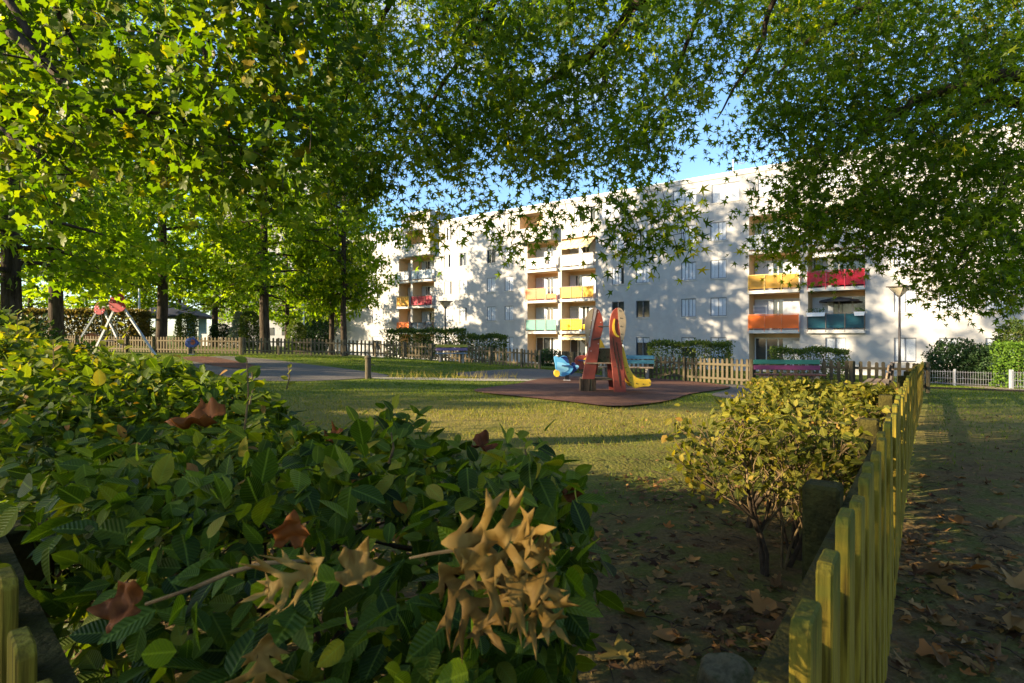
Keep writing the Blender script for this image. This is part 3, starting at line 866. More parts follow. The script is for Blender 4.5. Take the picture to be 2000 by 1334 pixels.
lf = empty('picket_fence', (-.4, .6, 0), 0, 'short stretch of mossy pickets in the bottom corner under the hedge', 'fence', 'playground fences')
fence_run(lf, [(-.30, .42), (-1.3, 1.35)], -1, .765, 'flat', M_near, .19, 1.3, .72, .04, (.16, .66), .05, skip_first_post=True, rail_t=.045, rail_m=M_mossrail)
# far fences, each stretch between openings is one thing
C_far = (11.72, 16.0)
bf = empty('picket_fence', (*C_far, gz(*C_far)), 0, 'weathered round-topped picket fence behind the pink and green bench', 'fence', 'playground fences')
fence_run(bf, [C_far, pxy(1660, 16.4), pxy(1466, 17.0)], 1, .8)
bf2 = empty('picket_fence', (*pxy(1466, 17.05), gz(*pxy(1466, 17))), 0, 'weathered picket fence in front of the wide clipped hedge, right of the slide', 'fence', 'playground fences')
fence_run(bf2, [pxy(1464, 17.05), pxy(1340, 19.4), pxy(1270, 20.6)], 1, .8, skip_first_post=True)
bf3 = empty('picket_fence', (*pxy(1265, 20.8), gz(*pxy(1265, 20.8))), 0, 'weathered picket fence behind the slide and the turquoise bench', 'fence', 'playground fences')
fence_run(bf3, [pxy(1264, 20.8), pxy(1122, 23.2), pxy(1097, 26.5)], 1, .8)
bf4 = empty('picket_fence', (*pxy(1056, 25.2), gz(*pxy(1056, 25.2))), 0, 'weathered picket fence behind the yellow and purple bench', 'fence', 'playground fences')
fence_run(bf4, [pxy(1056, 25.2), pxy(1021, 25.9), pxy(900, 27.5), pxy(790, 28.6), pxy(735, 29.2)], 1, .8, m=M_woodlight)
bf5 = empty('picket_fence', (*pxy(734, 29.3), gz(*pxy(734, 29.3))), 0, 'pale picket fence under the row of tree trunks', 'fence', 'playground fences')
fence_run(bf5, [pxy(733, 29.3), pxy(670, 29.0), pxy(545, 28.6), pxy(475, 28.2)], 1, .8, m=M_woodlight)
bf6 = empty('picket_fence', (*pxy(472, 28.2), gz(*pxy(472, 28.2))), 0, 'pale picket fence behind the swing frame and the blue spring rider', 'fence', 'playground fences')
fence_run(bf6, [pxy(471, 28.2), pxy(370, 28.5), pxy(300, 29.0), pxy(150, 30.5), pxy(40, 31.5)], 1, .8, m=M_woodlight)

# ------------------------------------------------------------------ slide
SP = G(1190, 768)
SY = 13.7
SB = Vector((0, SY, gz(2.4, SY)))
U = SY / FPX / 5                  # one unit of the 5x crop, in metres
def sc(x, y): return ((1040 + x / 5 - 1000) / FPX * SY, (937 - y) * U)
slide = empty('toddler_slide', (2.4, SY, gz(2.4, SY) + .03), 0, 'red and yellow play slide with two tall ear-shaped panels', 'slide')
def S(l): return [(sc(x, y)[0] - 2.4, sc(x, y)[1]) for x, y in l]
M_red = plastic('faded_red_board', (.27, .050, .028), .75, .5)
M_beige = plastic('beige_board', (.34, .27, .18), .85, .6)
M_greyb = plastic('grey_board', (.30, .27, .27), .85, .55)
M_yel = plastic('yellow_board', (.72, .46, .03), .85, .45)
M_dred = plastic('dark_red_board', (.17, .03, .022), .8, .5)
M_dwood = mat('dark_wood', (.03, .022, .016), (.10, .07, .045), 8, .8, .4, stretch=(4, 4, .6))
M_mosspanel = mat('mossy_panel', (.035, .04, .018), (.10, .09, .05), 7, .8, .2, c3=(.06, .03, .02))
L = [(600, 118), (625, 122), (650, 142), (672, 180), (686, 230), (690, 280), (686, 330), (674, 380), (658, 420), (655, 470), (650, 530), (632, 650), (615, 750), (606, 815), (482, 815), (496, 740), (515, 640), (535, 570), (547, 520), (543, 480), (530, 430), (517, 370), (511, 310), (513, 250), (524, 200), (543, 160), (570, 130)]
R_ = [(830, 118), (805, 124), (780, 145), (760, 185), (747, 235), (742, 290), (744, 360), (748, 440), (752, 520), (760, 620), (770, 720), (780, 830), (789, 940), (906, 940), (897, 840), (887, 740), (877, 640), (868, 550), (866, 490), (876, 440), (890, 380), (900, 310), (903, 250), (896, 200), (882, 160), (860, 130)]
MB().prism(S(L), -.02, .02).build('ear_panel', M_red, slide, bevel=.006)
MB().prism(S(R_), -.12, -.08).build('ear_panel', M_red, slide, bevel=.006)
MB().prism(S([(596, 120), (570, 130), (543, 160), (524, 200), (513, 250), (511, 310), (517, 370), (530, 430), (541, 470)]), -.034, -.021).build('beige_inlay', M_beige, slide)
MB().prism(S([(604, 120), (632, 128), (610, 220), (590, 320), (572, 420), (562, 500), (546, 505), (545, 470), (565, 350), (585, 230)]), -.030, -.021).build('grey_inlay', M_greyb, slide)
MB().prism(S([(822, 122), (830, 118), (860, 130), (882, 160), (896, 200), (903, 250), (900, 310), (890, 380), (876, 440), (867, 480), (855, 440), (842, 330), (828, 220)]), -.134, -.121).build('beige_inlay', M_beige, slide)
cres = [(792, 222), (784, 250), (780, 290), (784, 335), (796, 370), (815, 395), (835, 403)] + [(838, 398), (820, 382), (806, 355), (799, 320), (796, 280), (797, 240)]
cres = [(790, 225), (778, 255), (771, 295), (774, 340), (787, 378), (810, 402), (836, 406), (838, 394), (818, 384), (802, 358), (794, 322), (792, 280), (797, 235)]
MB().prism(S(cres), -.142, -.121).build('crescent', M_yel, slide)
for seg in ([(772, 400), (780, 400), (800, 560), (830, 720), (852, 880), (846, 880), (822, 720), (792, 560)], [(806, 455), (814, 455), (838, 590), (856, 715), (848, 715), (828, 590)]):
    MB().prism(S(seg), -.132, -.121).build('groove_strip', M_dwood, slide)
bolts = [(840, 150), (850, 220), (852, 300), (858, 375), (862, 440), (866, 465), (785, 290), (806, 380), (790, 540), (812, 580), (842, 590), (790, 690), (820, 690), (850, 690), (800, 830), (870, 830), (860, 890)]
bolt_me = MB().tube([(0, -.012, 0), (0, 0, 0)], .013, 8).mesh('bolt'); bolt_me.materials.append(M_dark)
for x, y in bolts:
    o = bpy.data.objects.new('bolt', bolt_me); COL.objects.link(o); o.parent = slide; p = S([(x, y)])[0]; o.location = (p[0], -.1345 if (x > 838 and y < 470) else -.1215, p[1])
bolt_w = MB().tube([(0, -.010, 0), (0, 0, 0)], .010, 8).mesh('bolt'); bolt_w.materials.append(M_whitep)
for x, y in [(612, 150), (575, 240), (560, 330), (552, 400), (640, 470), (570, 540), (665, 260), (640, 160)]:
    o = bpy.data.objects.new('bolt', bolt_w); COL.objects.link(o); o.parent = slide; p = S([(x, y)])[0]; o.location = (p[0], -.0345 if x < 600 and y < 460 else -.031, p[1])
def XZ(x, y): return S([(x, y)])[0]
x0, z0 = XZ(590, 660); x1, z1 = XZ(758, 515)
MB().box(x0, x1, .05, .09, z0, z1).build('guard_panel', M_mosspanel, slide)
x0, z0 = XZ(525, 664); x1, z1 = XZ(765, 652)
MB().box(x0, x1, -.06, .62, z0, z1).build('platform', M_bench_wood, slide)
x0, z0 = XZ(490, 826); x1, z1 = XZ(778, 812)
MB().box(x0, x1, .03, .55, z0, z1).build('step_board', M_woodlight, slide)
for (xa, xb) in ((472, 500), (505, 560), (566, 580), (584, 620)):
    a0, _ = XZ(xa, 0); a1, _ = XZ(xb, 0)
    MB().box(a0, a1, -.03 + .01 * (xa % 3), .25, -.03, XZ(0, 812)[1]).build('stump_board', M_dwood if xa != 566 else M_woodlight, slide)
b = MB(); b.tube([(XZ(640, 300)[0], -.035, XZ(0, 300)[1]), (XZ(760, 300)[0], -.08, XZ(0, 300)[1])], .016, 8); b.build('crossbar', M_dark, slide)
b = MB(); b.tube([(XZ(590, 420)[0], -.05, XZ(0, 428)[1]), (XZ(665, 412)[0], -.05, XZ(0, 412)[1])], .018, 8); b.build('grip', M_dark, slide)
yd = [(655, 515), (655, 420), (668, 405), (690, 412), (715, 440), (735, 480), (750, 515)]
MB().prism(S(yd), .60, .63).build('back_panel', M_yel, slide, bevel=.004)
MB().prism(S([(560, 815), (620, 815), (640, 650), (600, 650)]), .5, .53).build('rear_panel', M_dred, slide)
MB().prism(S([(620, 780), (665, 780), (680, 660), (625, 660)]), .58, .61).build('rear_panel', M_dred, slide)
MB().prism(S([(752, 520), (870, 520), (905, 940), (790, 940)]), .58, .61).build('rear_panel', M_dred, slide)
prof = [(866, 478), (882, 500), (898, 548), (914, 610), (930, 670), (950, 722), (980, 770), (1012, 798), (1050, 812), (1100, 816), (1140, 812), (1154, 835), (1150, 872), (1130, 884), (1080, 886), (1040, 892), (1000, 902), (975, 894), (945, 850), (918, 790), (898, 720), (884, 640), (872, 560)]
MB().prism(S(prof), -.06, -.02).build('slide_side', M_yel, slide, bevel=.005)
MB().prism(S(prof), .50, .54).build('slide_side', M_yel, slide, bevel=.005)
ch = [(868, 540), (885, 640), (905, 720), (930, 790), (960, 840), (1000, 862), (1060, 862), (1140, 855)]
top = S(ch); vv = []; ff = []
for (x, z) in top: vv += [(x, -.02, z), (x, .50, z), (x, .50, z - .02), (x, -.02, z - .02)]
for i in range(len(top) - 1):
    for k in range(4):
        k2 = (k + 1) % 4; ff.append((i * 4 + k, i * 4 + k2, (i + 1) * 4 + k2, (i + 1) * 4 + k))
new_obj('chute', mesh_from('chute', vv, ff), M_dred, slide)
for x, y in [(908, 700), (955, 800), (1010, 855), (955, 845), (1075, 862), (1140, 850), (925, 745)]:
    o = bpy.data.objects.new('bolt', bolt_me); COL.objects.link(o); o.parent = slide; p = S([(x, y)])[0]; o.location = (p[0], -.0615, p[1])

# ------------------------------------------------------------------ spring riders
def spring(e, z0, z1, r=.075, x=0):
    pts = []; n = 5 * 10
    for i in range(n + 1):
        a = 2 * math.pi * i / 10; pts.append((x + r * math.cos(a), r * math.sin(a), z0 + (z1 - z0) * i / n))
    MB().tube(pts, .014, 5).build('spring', M_dark, e)
    MB().box(x - .1, x + .1, -.1, .1, z0 - .03, z0).build('base_plate', M_galv, e)
RY_ = 17.6
ru = RY_ / FPX / 5
def rs(l): return [((1040 + x / 5 - 1106) / FPX * RY_, (832 - y) * ru) for x, y in l]
rx = (1106 - 1000) / FPX * RY_
rider = empty('spring_rider', (rx, RY_, gz(rx, RY_) + .03), 0, 'light blue fish-shaped spring rider with yellow footrests and navy tail', 'spring rider')
M_blue = plastic('light_blue_board', (.10, .36, .62), .85, .4); M_navy = plastic('navy_board', (.012, .035, .15), .8, .4); M_lb = plastic('pale_blue_board', (.22, .50, .68), .9, .4)
body = [(208, 602), (228, 592), (262, 612), (282, 596), (310, 592), (336, 600), (350, 640), (362, 682), (388, 690), (398, 715), (385, 742), (358, 770), (325, 790), (285, 792), (258, 778), (240, 745), (226, 720), (222, 680), (214, 640)]
MB().prism(rs(body), -.06, -.03).build('side_board', M_blue, rider, bevel=.004)
MB().prism(rs(body), .03, .06).build('side_board', M_blue, rider, bevel=.004)
MB().prism(rs([(270, 606), (285, 600), (310, 594), (336, 602), (350, 640), (356, 665), (335, 660), (305, 628), (285, 612)]), -.075, -.061).build('fin_inlay', M_navy, rider)
MB().prism(rs([(240, 650), (300, 660), (350, 690), (350, 730), (300, 760), (260, 750), (238, 710)]), -.07, -.061).build('belly_inlay', M_lb, rider)
MB().prism(rs([(345, 772), (382, 740), (388, 700), (376, 668), (392, 655), (410, 658), (424, 676), (438, 682), (452, 690), (450, 712), (436, 728), (412, 744), (380, 776)]), -.029, .029).build('tail', M_navy, rider, bevel=.004)
MB().prism(rs([(418, 684), (440, 682), (452, 692), (448, 712), (432, 722), (420, 706)]), -.045, -.0295).build('tail_spot', M_lb, rider)
for yy in (-.16, .12):
    c = [(236 + 28 * math.cos(t), 762 + 34 * math.sin(t)) for t in np.linspace(0, 2 * math.pi, 14)[:-1]]
    MB().prism(rs(c), yy, yy + .04).build('footrest', M_yel, rider, bevel=.004)
b = MB(); p = rs([(240, 760)])[0]; b.tube([(p[0], -.13, p[1]), (p[0], .13, p[1])], .014, 6); b.build('foot_bar', M_galv, rider)
p = rs([(240, 590)])[0]; MB().tube([(p[0], -.2, p[1]), (p[0], .2, p[1])], .017, 6).build('handle', M_whitep, rider)
p = rs([(300, 660)])[0]; MB().box(p[0] - .05, p[0] + .2, -.13, .13, p[1] - .10, p[1] - .07).build('seat', M_navy, rider)
spring(rider, .02, .16, .07, rs([(335, 0)])[0][0])
def small_rider(px, py, Y, label, c_main, c2, seed):
    x, _ = pxy(px, Y)
    e = empty('spring_rider', (x, Y, gz(x, Y) + .03), 0, label, 'spring rider')
    n = 14
    def blob(rx_, rz_, z): return [(rx_ * math.cos(t) * (1 + .12 * math.sin(3 * t + seed)), z + rz_ * math.sin(t)) for t in np.linspace(0, 2 * math.pi, n + 1)[:-1]]
    MB().prism(blob(.30, .24, .55), -.06, -.03).build('side_board', c_main, e, bevel=.004); MB().prism(blob(.30, .24, .55), .03, .06).build('side_board', c_main, e, bevel=.004)
    MB().prism([(x_ * .5 + .1, z_) for x_, z_ in blob(.22, .13, .58)], -.08, -.061).build('face_inlay', c2, e)
    MB().box(-.18, .1, -.13, .13, .60, .63).build('seat', M_navy, e)
    MB().tube([(.12, -.2, .82), (.12, .2, .82)], .016, 6).build('handle', M_galv, e)
    MB().box(.09, .15, -.02, .02, .6, .84).build('neck', c_main, e)
    spring(e, .02, .34, .08)
small_rider(1139, 700, 18.6, 'red spring rider with a yellow face peeping out behind the slide', M_red, M_yel, 1)
small_rider(374, 690, 26.6, 'small dark blue spring rider in front of the pale fence', plastic('cobalt_board', (.012, .05, .28)), M_red, 2.2)

# ------------------------------------------------------------------ swing frame
swing = empty('swing_frame', (-18.4, 27, gz(-18.4, 27)), 0, 'grey A-frame swing with two red egg-shaped panels', 'swing')
sox, soy, soz = swing.location
M_egg = plastic('red_egg_board', (.34, .010, .018), .85, .6)
def loc(px, py, Y): p = W(px, py, Y); return Vector((p.x - sox, p.y - soy, p.z - soz))
def leg(p, q, w=.06): MB().tube([p, q], [w, w], 4).build('leg', M_galv, swing)
def footz(px, Y): x = (px - 1000) / FPX * Y; return Vector((x - sox, Y - soy, gz(x, Y) - soz - .02))
near_top, far_top = loc(233, 594, 26.2), loc(197, 600, 31.0)
leg(near_top + Vector((.15, 0, -.1)), footz(304, 26.0)); leg(near_top + Vector((-.15, 0, -.1)), footz(181, 26.4))
leg(far_top + Vector((.12, 0, -.1)), footz(242, 31.0)); leg(far_top + Vector((-.12, 0, -.1)), footz(142, 31.0))
MB().tube([near_top, far_top], .06, 8).build('crossbar', M_dark, swing)
def egg(c, r):
    pts = [(c.x + r * .95 * math.sin(t) * (1 - .16 * math.cos(t)), c.z + r * 1.08 * math.cos(t) + .02) for t in np.linspace(0, 2 * math.pi, 25)[:-1]]
    o = MB().prism(pts, c.y - .12, c.y - .08).build('egg_panel', M_egg, swing, bevel=.006)
    for t, k in ((.4, .5), (-.5, .5), (1.4, .6), (-1.4, .55), (2.2, .75), (-2.2, .75), (0, .1)):
        q = bpy.data.objects.new('bolt', bolt_w); COL.objects.link(q); q.parent = swing; q.scale = (2, 2, 2); q.location = (c.x + r * k * math.sin(t), c.y - .121, c.z + r * k * math.cos(t))
egg(near_top + Vector((0, 0, .05)), .42); egg(far_top + Vector((0, 0, -.10)), .31)
for f_ in (.35, .65):
    p = near_top.lerp(far_top, f_)
    for dx in (-.22, .22): MB().tube([p + Vector((dx * .6, dx * .8, 0)), p + Vector((dx * .6, dx * .8, -1.75))], .01, 4).build('chain', M_galv, swing)
    q = p + Vector((0, 0, -1.75)); MB().box(q.x - .22, q.x + .22, q.y - .2, q.y + .2, q.z - .03, q.z).build('seat', M_dark, swing)

# ------------------------------------------------------------------ water post
x, Y = pxy(719, 15.9)
e = empty('water_post', (x, Y, gz(x, Y)), .2, 'round dark wooden post with a small tap standing on the lawn edge', 'post')
MB().tube([(0, 0, -.2), (0, 0, .56), (0, 0, .575)], [.085, .082, .075], 14).build('post', M_wood, e)
MB().tube([(0, 0, .576), (0, 0, .60), (0, 0, .65), (0, 0, .665)], [.10, .105, .06, .02], 14).build('cap', M_wood, e)
MB().tube([(.07, -.01, .40), (.16, -.01, .40), (.17, -.01, .36)], .014, 6).build('tap', M_dark, e)

# ------------------------------------------------------------------ benches
def bench(px, Y, rz, width, cols, label, seat_cols=None):
    x, _ = pxy(px, Y)
    e = empty('bench', (x, Y, gz(x, Y)), rz, label, 'bench', 'playground benches')
    hw = width / 2
    for sx in (-hw + .22, hw - .22):
        MB().prism([(-.05, -.1), (.05, -.1), (.05, .42), (-.05, .42)], -.2, .2).build('support', M_concrete, e, loc=(sx, 0, 0), bevel=.015)
        b = MB(); b.v = [(sx - .025, .17, .40), (sx + .025, .17, .40), (sx + .025, .23, .40), (sx - .025, .23, .40), (sx - .025, .27, .86), (sx + .025, .27, .86), (sx + .025, .31, .86), (sx - .025, .31, .86)]
        b.f = box_vf(0, 1, 0, 1, 0, 1)[1]; b.build('back_post', M_dark, e)
    for i, c in enumerate(seat_cols or [M_bench_wood] * 3):
        yy = -.22 + i * .15; MB().box(-hw, hw, yy, yy + .12, .423, .46).build('seat_slat', c, e, bevel=.006)
    for i, c in enumerate(cols):
        zz = .56 + i * .16; o = MB().box(-hw, hw, -.035, 0, 0, .125).build('back_slat', c, e, bevel=.006)
        o.location = (0, .195 + (zz - .4) * .15 + .01, zz); o.rotation_euler = (-.13, 0, 0)
    return e
def paint(nm, c): return mat('paint_' + nm, tuple(v_ * .36 for v_ in c), tuple(v_ * .55 for v_ in c), 9, .55, .15, 40, stretch=(.6, 4, 4))
bench(882, 26.6, .08, 1.5, [paint('purple', (.25, .16, .36)), paint('yellow', (.55, .50, .03))], 'bench with yellow and purple back slats and a pale blue seat', [paint('pale_blue', (.22, .36, .50))] * 3)
bench(1542, 15.9, -.12, 1.8, [paint('magenta', (.34, .05, .17)), paint('green', (.06, .36, .24))], 'bench with green and magenta back slats near the fence post', [paint('brownred', (.22, .08, .05))] * 3)
bench(1222, 19.6, -.3, 1.9, [paint('turquoise', (.06, .30, .38)), paint('turquoise2', (.05, .26, .42))], 'turquoise bench partly hidden behind the slide')
bench(1713, 12.5, -math.pi / 2 - .635 + .0, 1.6, [M_bench_wood, M_bench_wood], 'bare weathered wooden bench seen end-on beside the mossy fence')

# ------------------------------------------------------------------ lamp posts
def lamp(px, Y, top_z, label, s=1.0):
    x, _ = pxy(px, Y); z = gz(x, Y)
    e = empty('street_lamp', (x, Y, z), .5, label, 'street lamp', 'dark lamp posts with funnel heads')
    h = top_z - z
    MB().tube([(0, 0, -.1), (0, 0, h * .35), (0, 0, h - .42)], [.06, .05, .04], 10).build('post', M_dark, e, True)
    b = MB()
    for k in range(4):
        a = math.pi / 4 + k * math.pi / 2
        b.tube([(.05 * math.cos(a), .05 * math.sin(a), h - .42), (.40 * math.cos(a), .40 * math.sin(a), h - .02)], .014, 5)
    b.build('frame', M_dark, e)
    MB().box(-.36, .36, -.36, .36, h - .02, h + .03).build('cap', M_dark, e, bevel=.01)
    r0, r1 = .05, .36; vv = []
    for (r, zz) in ((r0, h - .40), (r1, h - .03)):
        for k in range(4):
            a = math.pi / 4 + k * math.pi / 2; vv.append((r * math.cos(a), r * math.sin(a), zz))
    new_obj('diffuser', mesh_from('diffuser', vv, [(0, 1, 5, 4), (1, 2, 6, 5), (2, 3, 7, 6), (3, 0, 4, 7)]), panel_mat('lamp_diffuser', (.62, .55, .42), .25), e)
    MB().tube([(0, 0, h - .42), (0, 0, h - .33), (0, 0, h - .25)], [.06, .07, .03], 8).build('collar', M_dark, e)
lamp(1757, 23.5, W(1757, 560, 23.5).z, 'tall dark lamp post with funnel head by the corner of the fence')
lamp(870, 34.5, W(870, 589, 34.5).z, 'dark lamp post with funnel head in front of the tree shadow on the wall')
def thin_lamp(px, Y, ytop, label):
    x, _ = pxy(px, Y); z = gz(x, Y); h = W(px, ytop, Y).z - z
    e = empty('lamp_mast', (x, Y, z), 0, label, 'street lamp', 'thin pale lamp masts')
    MB().tube([(0, 0, -.1), (0, 0, h * .5), (0, 0, h - .3)], [.09, .08, .06], 8).build('mast', M_whitep, e, True)
    MB().tube([(0, 0, h - .3), (0, 0, h - .15), (0, 0, h)], [.07, .2, .16], 10).build('lamp_head', M_whitep, e)
thin_lamp(272, 42, 549, 'thin pale lamp mast just right of the swing frame')
thin_lamp(593, 48, 594, 'thin pale lamp mast between the two clipped cypresses and the twin trunks')

# ------------------------------------------------------------------ pavilion far left
PY = 50
pav = empty('pavilion', (*pxy(342, PY), gz(*pxy(342, PY))), .25, 'small open pavilion with a navy pyramid roof and pale blue pillars', 'pavilion')
M_pil = mat('pale_blue_render', (.20, .36, .50), (.28, .44, .58), 3, .8); M_nroof = mat('navy_roof', (.018, .022, .045), (.04, .045, .08), 5, .7)
for sx in (-1.75, 1.75):
    for sy in (-1.75, 1.75): MB().box(sx - .28, sx + .28, sy - .28, sy + .28, -.2, 2.35).build('pillar', M_pil, pav)
b = MB(); b.v = [(-2.6, -2.6, 2.5), (2.6, -2.6, 2.5), (2.6, 2.6, 2.5), (-2.6, 2.6, 2.5), (-.5, -.5, 3.7), (.5, -.5, 3.7), (.5, .5, 3.7), (-.5, .5, 3.7)]; b.f = box_vf(0, 1, 0, 1, 0, 1)[1]
b.build('roof', M_nroof, pav); MB().box(-2.55, 2.55, -2.55, 2.55, 2.35, 2.5).build('fascia', M_nroof, pav)
# orange play box
x, Y = pxy(181, 34)
e = empty('play_box', (x, Y, gz(x, Y)), .4, 'small orange box behind the fence under the swing frame', 'box')
MB().box(-.55, .55, -.4, .4, 0, .62).build('body', plastic('orange_board', (.50, .15, .03)), e, bevel=.02); MB().prism([(-.65, .62), (.65, .62), (0, .95)], -.45, .45).build('lid', plastic('orange_dark', (.35, .09, .02)), e)
for sx in (-.3, .3): MB().box(sx - .12, sx + .12, -.42, -.402, .15, .5).build('panel', M_dred, e)
# low white wall behind the pale fence on the left
def low_wall(a, b_, h, label):
    a = Vector((*a, gz(*a))); b_ = Vector((*b_, gz(*b_))); d = b_ - a; L = math.hypot(d.x, d.y)
    e = empty('low_wall', a, math.atan2(d.y, d.x), label, 'wall')
    MB().box(0, L, -.1, .1, -.5, h).build('wall_body', M_white, e); MB().box(-.03, L + .03, -.13, .13, h, h + .06).build('coping', M_slab, e)
low_wall(pxy(395, 52), pxy(470, 50), 1.0, 'low pale wall beyond the fence, left of the spiral topiary')

# ------------------------------------------------------------------ wire fence on the right
def wire_fence(p, q, h, label, post_w=.03):
    a = Vector((*p, gz(*p))); b_ = Vector((*q, gz(*q))); d = b_ - a; L = math.hypot(d.x, d.y)
    e = empty('wire_fence', a, math.atan2(d.y, d.x), label, 'fence')
    slope = d.z / L
    b = MB(); n = int(L / .09)
    for i in range(n + 1):
        x = L * i / n; b.box(x - .003, x + .003, -.003, .003, .05 + x * slope, h + x * slope)
    for zz in (.1, h * .5, h - .05):
        b.tube([(0, -.01, zz), (L, -.01, zz + L * slope)], .006, 4)
    o = b.build('wire_mesh', M_galv, e); o['kind'] = 'stuff'
    n = max(1, round(L / 2.4))
    for i in range(n + 1):
        x = L * i / n; MB().box(x - post_w, x + post_w, .01, .01 + 2 * post_w, -.1 + x * slope, h + .06 + x * slope).build('post', M_galv, e)
wire_fence((15.6, 23.6), (20.6, 22.6), .62, 'low white wire fence in front of the bushes')
wire_fence(pxy(1977, 21.5), (24.5, 20.2), .68, 'grey wire gate panel beside the bright green hedge', .05)
# edging strip of the right path
b = MB()
for i in range(30):
    xa = 13.2 + i * .9; ya = 18.75 - (xa - 13.2) * .115
    xb = xa + .89; yb = 18.75 - (xb - 13.2) * .115
    za, zb = gz(xa, ya), gz(xb, yb)
    o = len(b.v)
    b.v += [(xa, ya - .03, za - .05), (xb, yb - .03, zb - .05), (xb, yb + .03, zb - .05), (xa, ya + .03, za - .05), (xa, ya - .03, za + .06), (xb, yb - .03, zb + .06), (xb, yb + .03, zb + .06), (xa, ya + .03, za + .06)]
    b.f += [tuple(k + o for k in q) for q in box_vf(0, 1, 0, 1, 0, 1)[1]]
tag(b.build('kerb', M_dwood), 'dark edging board along the path outside the fence', kind='structure')

# ------------------------------------------------------------------ trees beyond the playground
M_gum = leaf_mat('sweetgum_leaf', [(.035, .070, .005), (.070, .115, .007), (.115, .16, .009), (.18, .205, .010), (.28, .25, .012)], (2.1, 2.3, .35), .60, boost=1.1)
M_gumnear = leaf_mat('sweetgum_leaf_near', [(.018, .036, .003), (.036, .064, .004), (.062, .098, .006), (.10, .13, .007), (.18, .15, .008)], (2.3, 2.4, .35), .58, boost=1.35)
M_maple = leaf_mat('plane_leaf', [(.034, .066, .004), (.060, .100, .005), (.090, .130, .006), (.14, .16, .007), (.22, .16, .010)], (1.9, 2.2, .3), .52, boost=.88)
def tree_variant(seed, H, R, h0, nclus, per, leaf=.19, zmin=2.95):
    g = np.random.default_rng(seed)
    tr = MB(); pts = []; rad = []
    lean = g.normal(size=2) * .25
    for i in range(9):
        t = i / 8; pts.append((lean[0] * t * t + .06 * math.sin(3 * t + seed), lean[1] * t * t, H * .93 * t)); rad.append(.22 * (1 - t) ** .8 + .02 + (.10 if i == 0 else 0))
    pts[0] = (0, 0, -.3)
    pts.insert(1, (0, 0, .5)); rad.insert(1, .235)
    tr.tube(pts, rad, 10)
    lim = MB(); P = []; tip = []; tint = []
    def prof(t):  # crown radius by relative height
        return R * (min(1, .55 + 2.4 * t) if t < .25 else 1.0) * (1 - max(0, t - .3) / .7 * .82) 
    nb = 46
    base_pts = []
    for k in range(nb):
        t = (k + .5) / nb
        h = h0 + (H - h0) * t ** 1.1
        a = k * 2.4 + g.uniform(-.4, .4)
        r = prof(t) * g.uniform(.75, 1.08)
        d = Vector((math.cos(a), math.sin(a), 0))
        rise = .5 * r * (t - .25) + g.uniform(-.2, .2)
        n = 6; line = []
        for i in range(n + 1):
            q = i / n
            p = Vector((0, 0, h)) + d * (r * q) + Vector((0, 0, rise * q + .35 * r * (.25 * math.sin(math.pi * q)) - (.55 * q ** 2.2) * (1.2 - t) * r * .35))
            p += Vector(g.normal(size=3)) * .06 * r * q
            line.append(p)
        lim.tube([tuple(p) for p in line], [.075 * (1 - t * .6) * (1 - i / n) ** 1.2 + .008 for i in range(n + 1)], 4, cap=False)
        base_pts.append((line, r))
    tot = sum(b[1] for b in base_pts)
    for line, r in base_pts:
        m_ = max(2, int(nclus * r / tot))
        for _ in range(m_):
            q = g.uniform(.25, 1.0) ** .7
            i = min(int(q * 6), 5); p = line[i].lerp(line[i + 1], q * 6 - i)
            off = Vector((g.normal() * .42, g.normal() * .42, g.normal() * .22 - .12))
            c = p + off
            if g.random() < .5: lim.tube([tuple(p), tuple(c)], [.012, .005], 3, cap=False)
            tn = np.clip(g.normal(.42, .16), 0, 1)
            pp = np.array(c) + g.normal(size=(per, 3)) * np.array([.30, .30, .18])
            pp[:, 2] -= .12 * np.abs(g.normal(size=per))
            P.append(pp); tint.append(np.clip(tn + g.normal(size=per) * .1, 0, 1))
    P = np.concatenate(P); tint = np.concatenate(tint); kz = P[:, 2] > zmin + g.normal(size=len(P)) * .2; P = P[kz]; tint = tint[kz]; N = len(P)
    out = P.copy(); out[:, 2] = 0; out /= np.maximum(np.linalg.norm(out, axis=1, keepdims=True), .1)
    u1 = g.normal(size=(N, 3)); u1 /= np.linalg.norm(u1, axis=1, keepdims=True); u2 = g.normal(size=(N, 3))
    tipd = out * .7 + u1 * .7 + np.array([0, 0, -.65]); nrm = u2 + np.array([0, 0, .9])
    cm = leaves_mesh('crown', STAR_FAR, P, frames(tipd, nrm), g.uniform(.75, 1.2, N) * leaf, tint); cm.materials.append(M_gum)
    tm = tr.mesh('trunk', True); tm.materials.append(M_bark)
    lm = lim.mesh('limbs', True); lm.materials.append(M_bark)
    return tm, lm, cm
VAR = [tree_variant(11, 15.5, 4.4, 2.6, 350, 27), tree_variant(23, 17.5, 4.4, 3.0, 380, 27), tree_variant(37, 13.5, 3.7, 2.3, 330, 27, zmin=1.9)]
def tree(x, y, vi_, rz, s, label, group='park trees', sxy=None):
    e = empty('sweetgum_tree', (x, y, gz(x, y)), rz, label, 'tree', group)
    e.scale = (sxy or s, sxy or s, s)
    tm, lm, cm = VAR[vi_]
    new_obj('trunk', tm, None, e); new_obj('limbs', lm, None, e)
    o = new_obj('crown', cm, None, e); o['kind'] = 'stuff'
    return e
def tpx_tree(px, Y, *a, **k): x, y = pxy(px, Y); return tree(x, y, *a, **k)
tpx_tree(672, 37, 1, .3, 1.2, 'sweetgum with two trunks side by side, the thicker trunk, in front of the block', sxy=.86)
tpx_tree(648, 39.5, 2, 2.0, 1.35, 'slimmer trunk of the twin sweetgums at the end of the pale fence', sxy=.8)
tpx_tree(518, 35, 0, 1.1, 1.3, 'sweetgum with a straight bare lower trunk behind the middle of the pale fence')
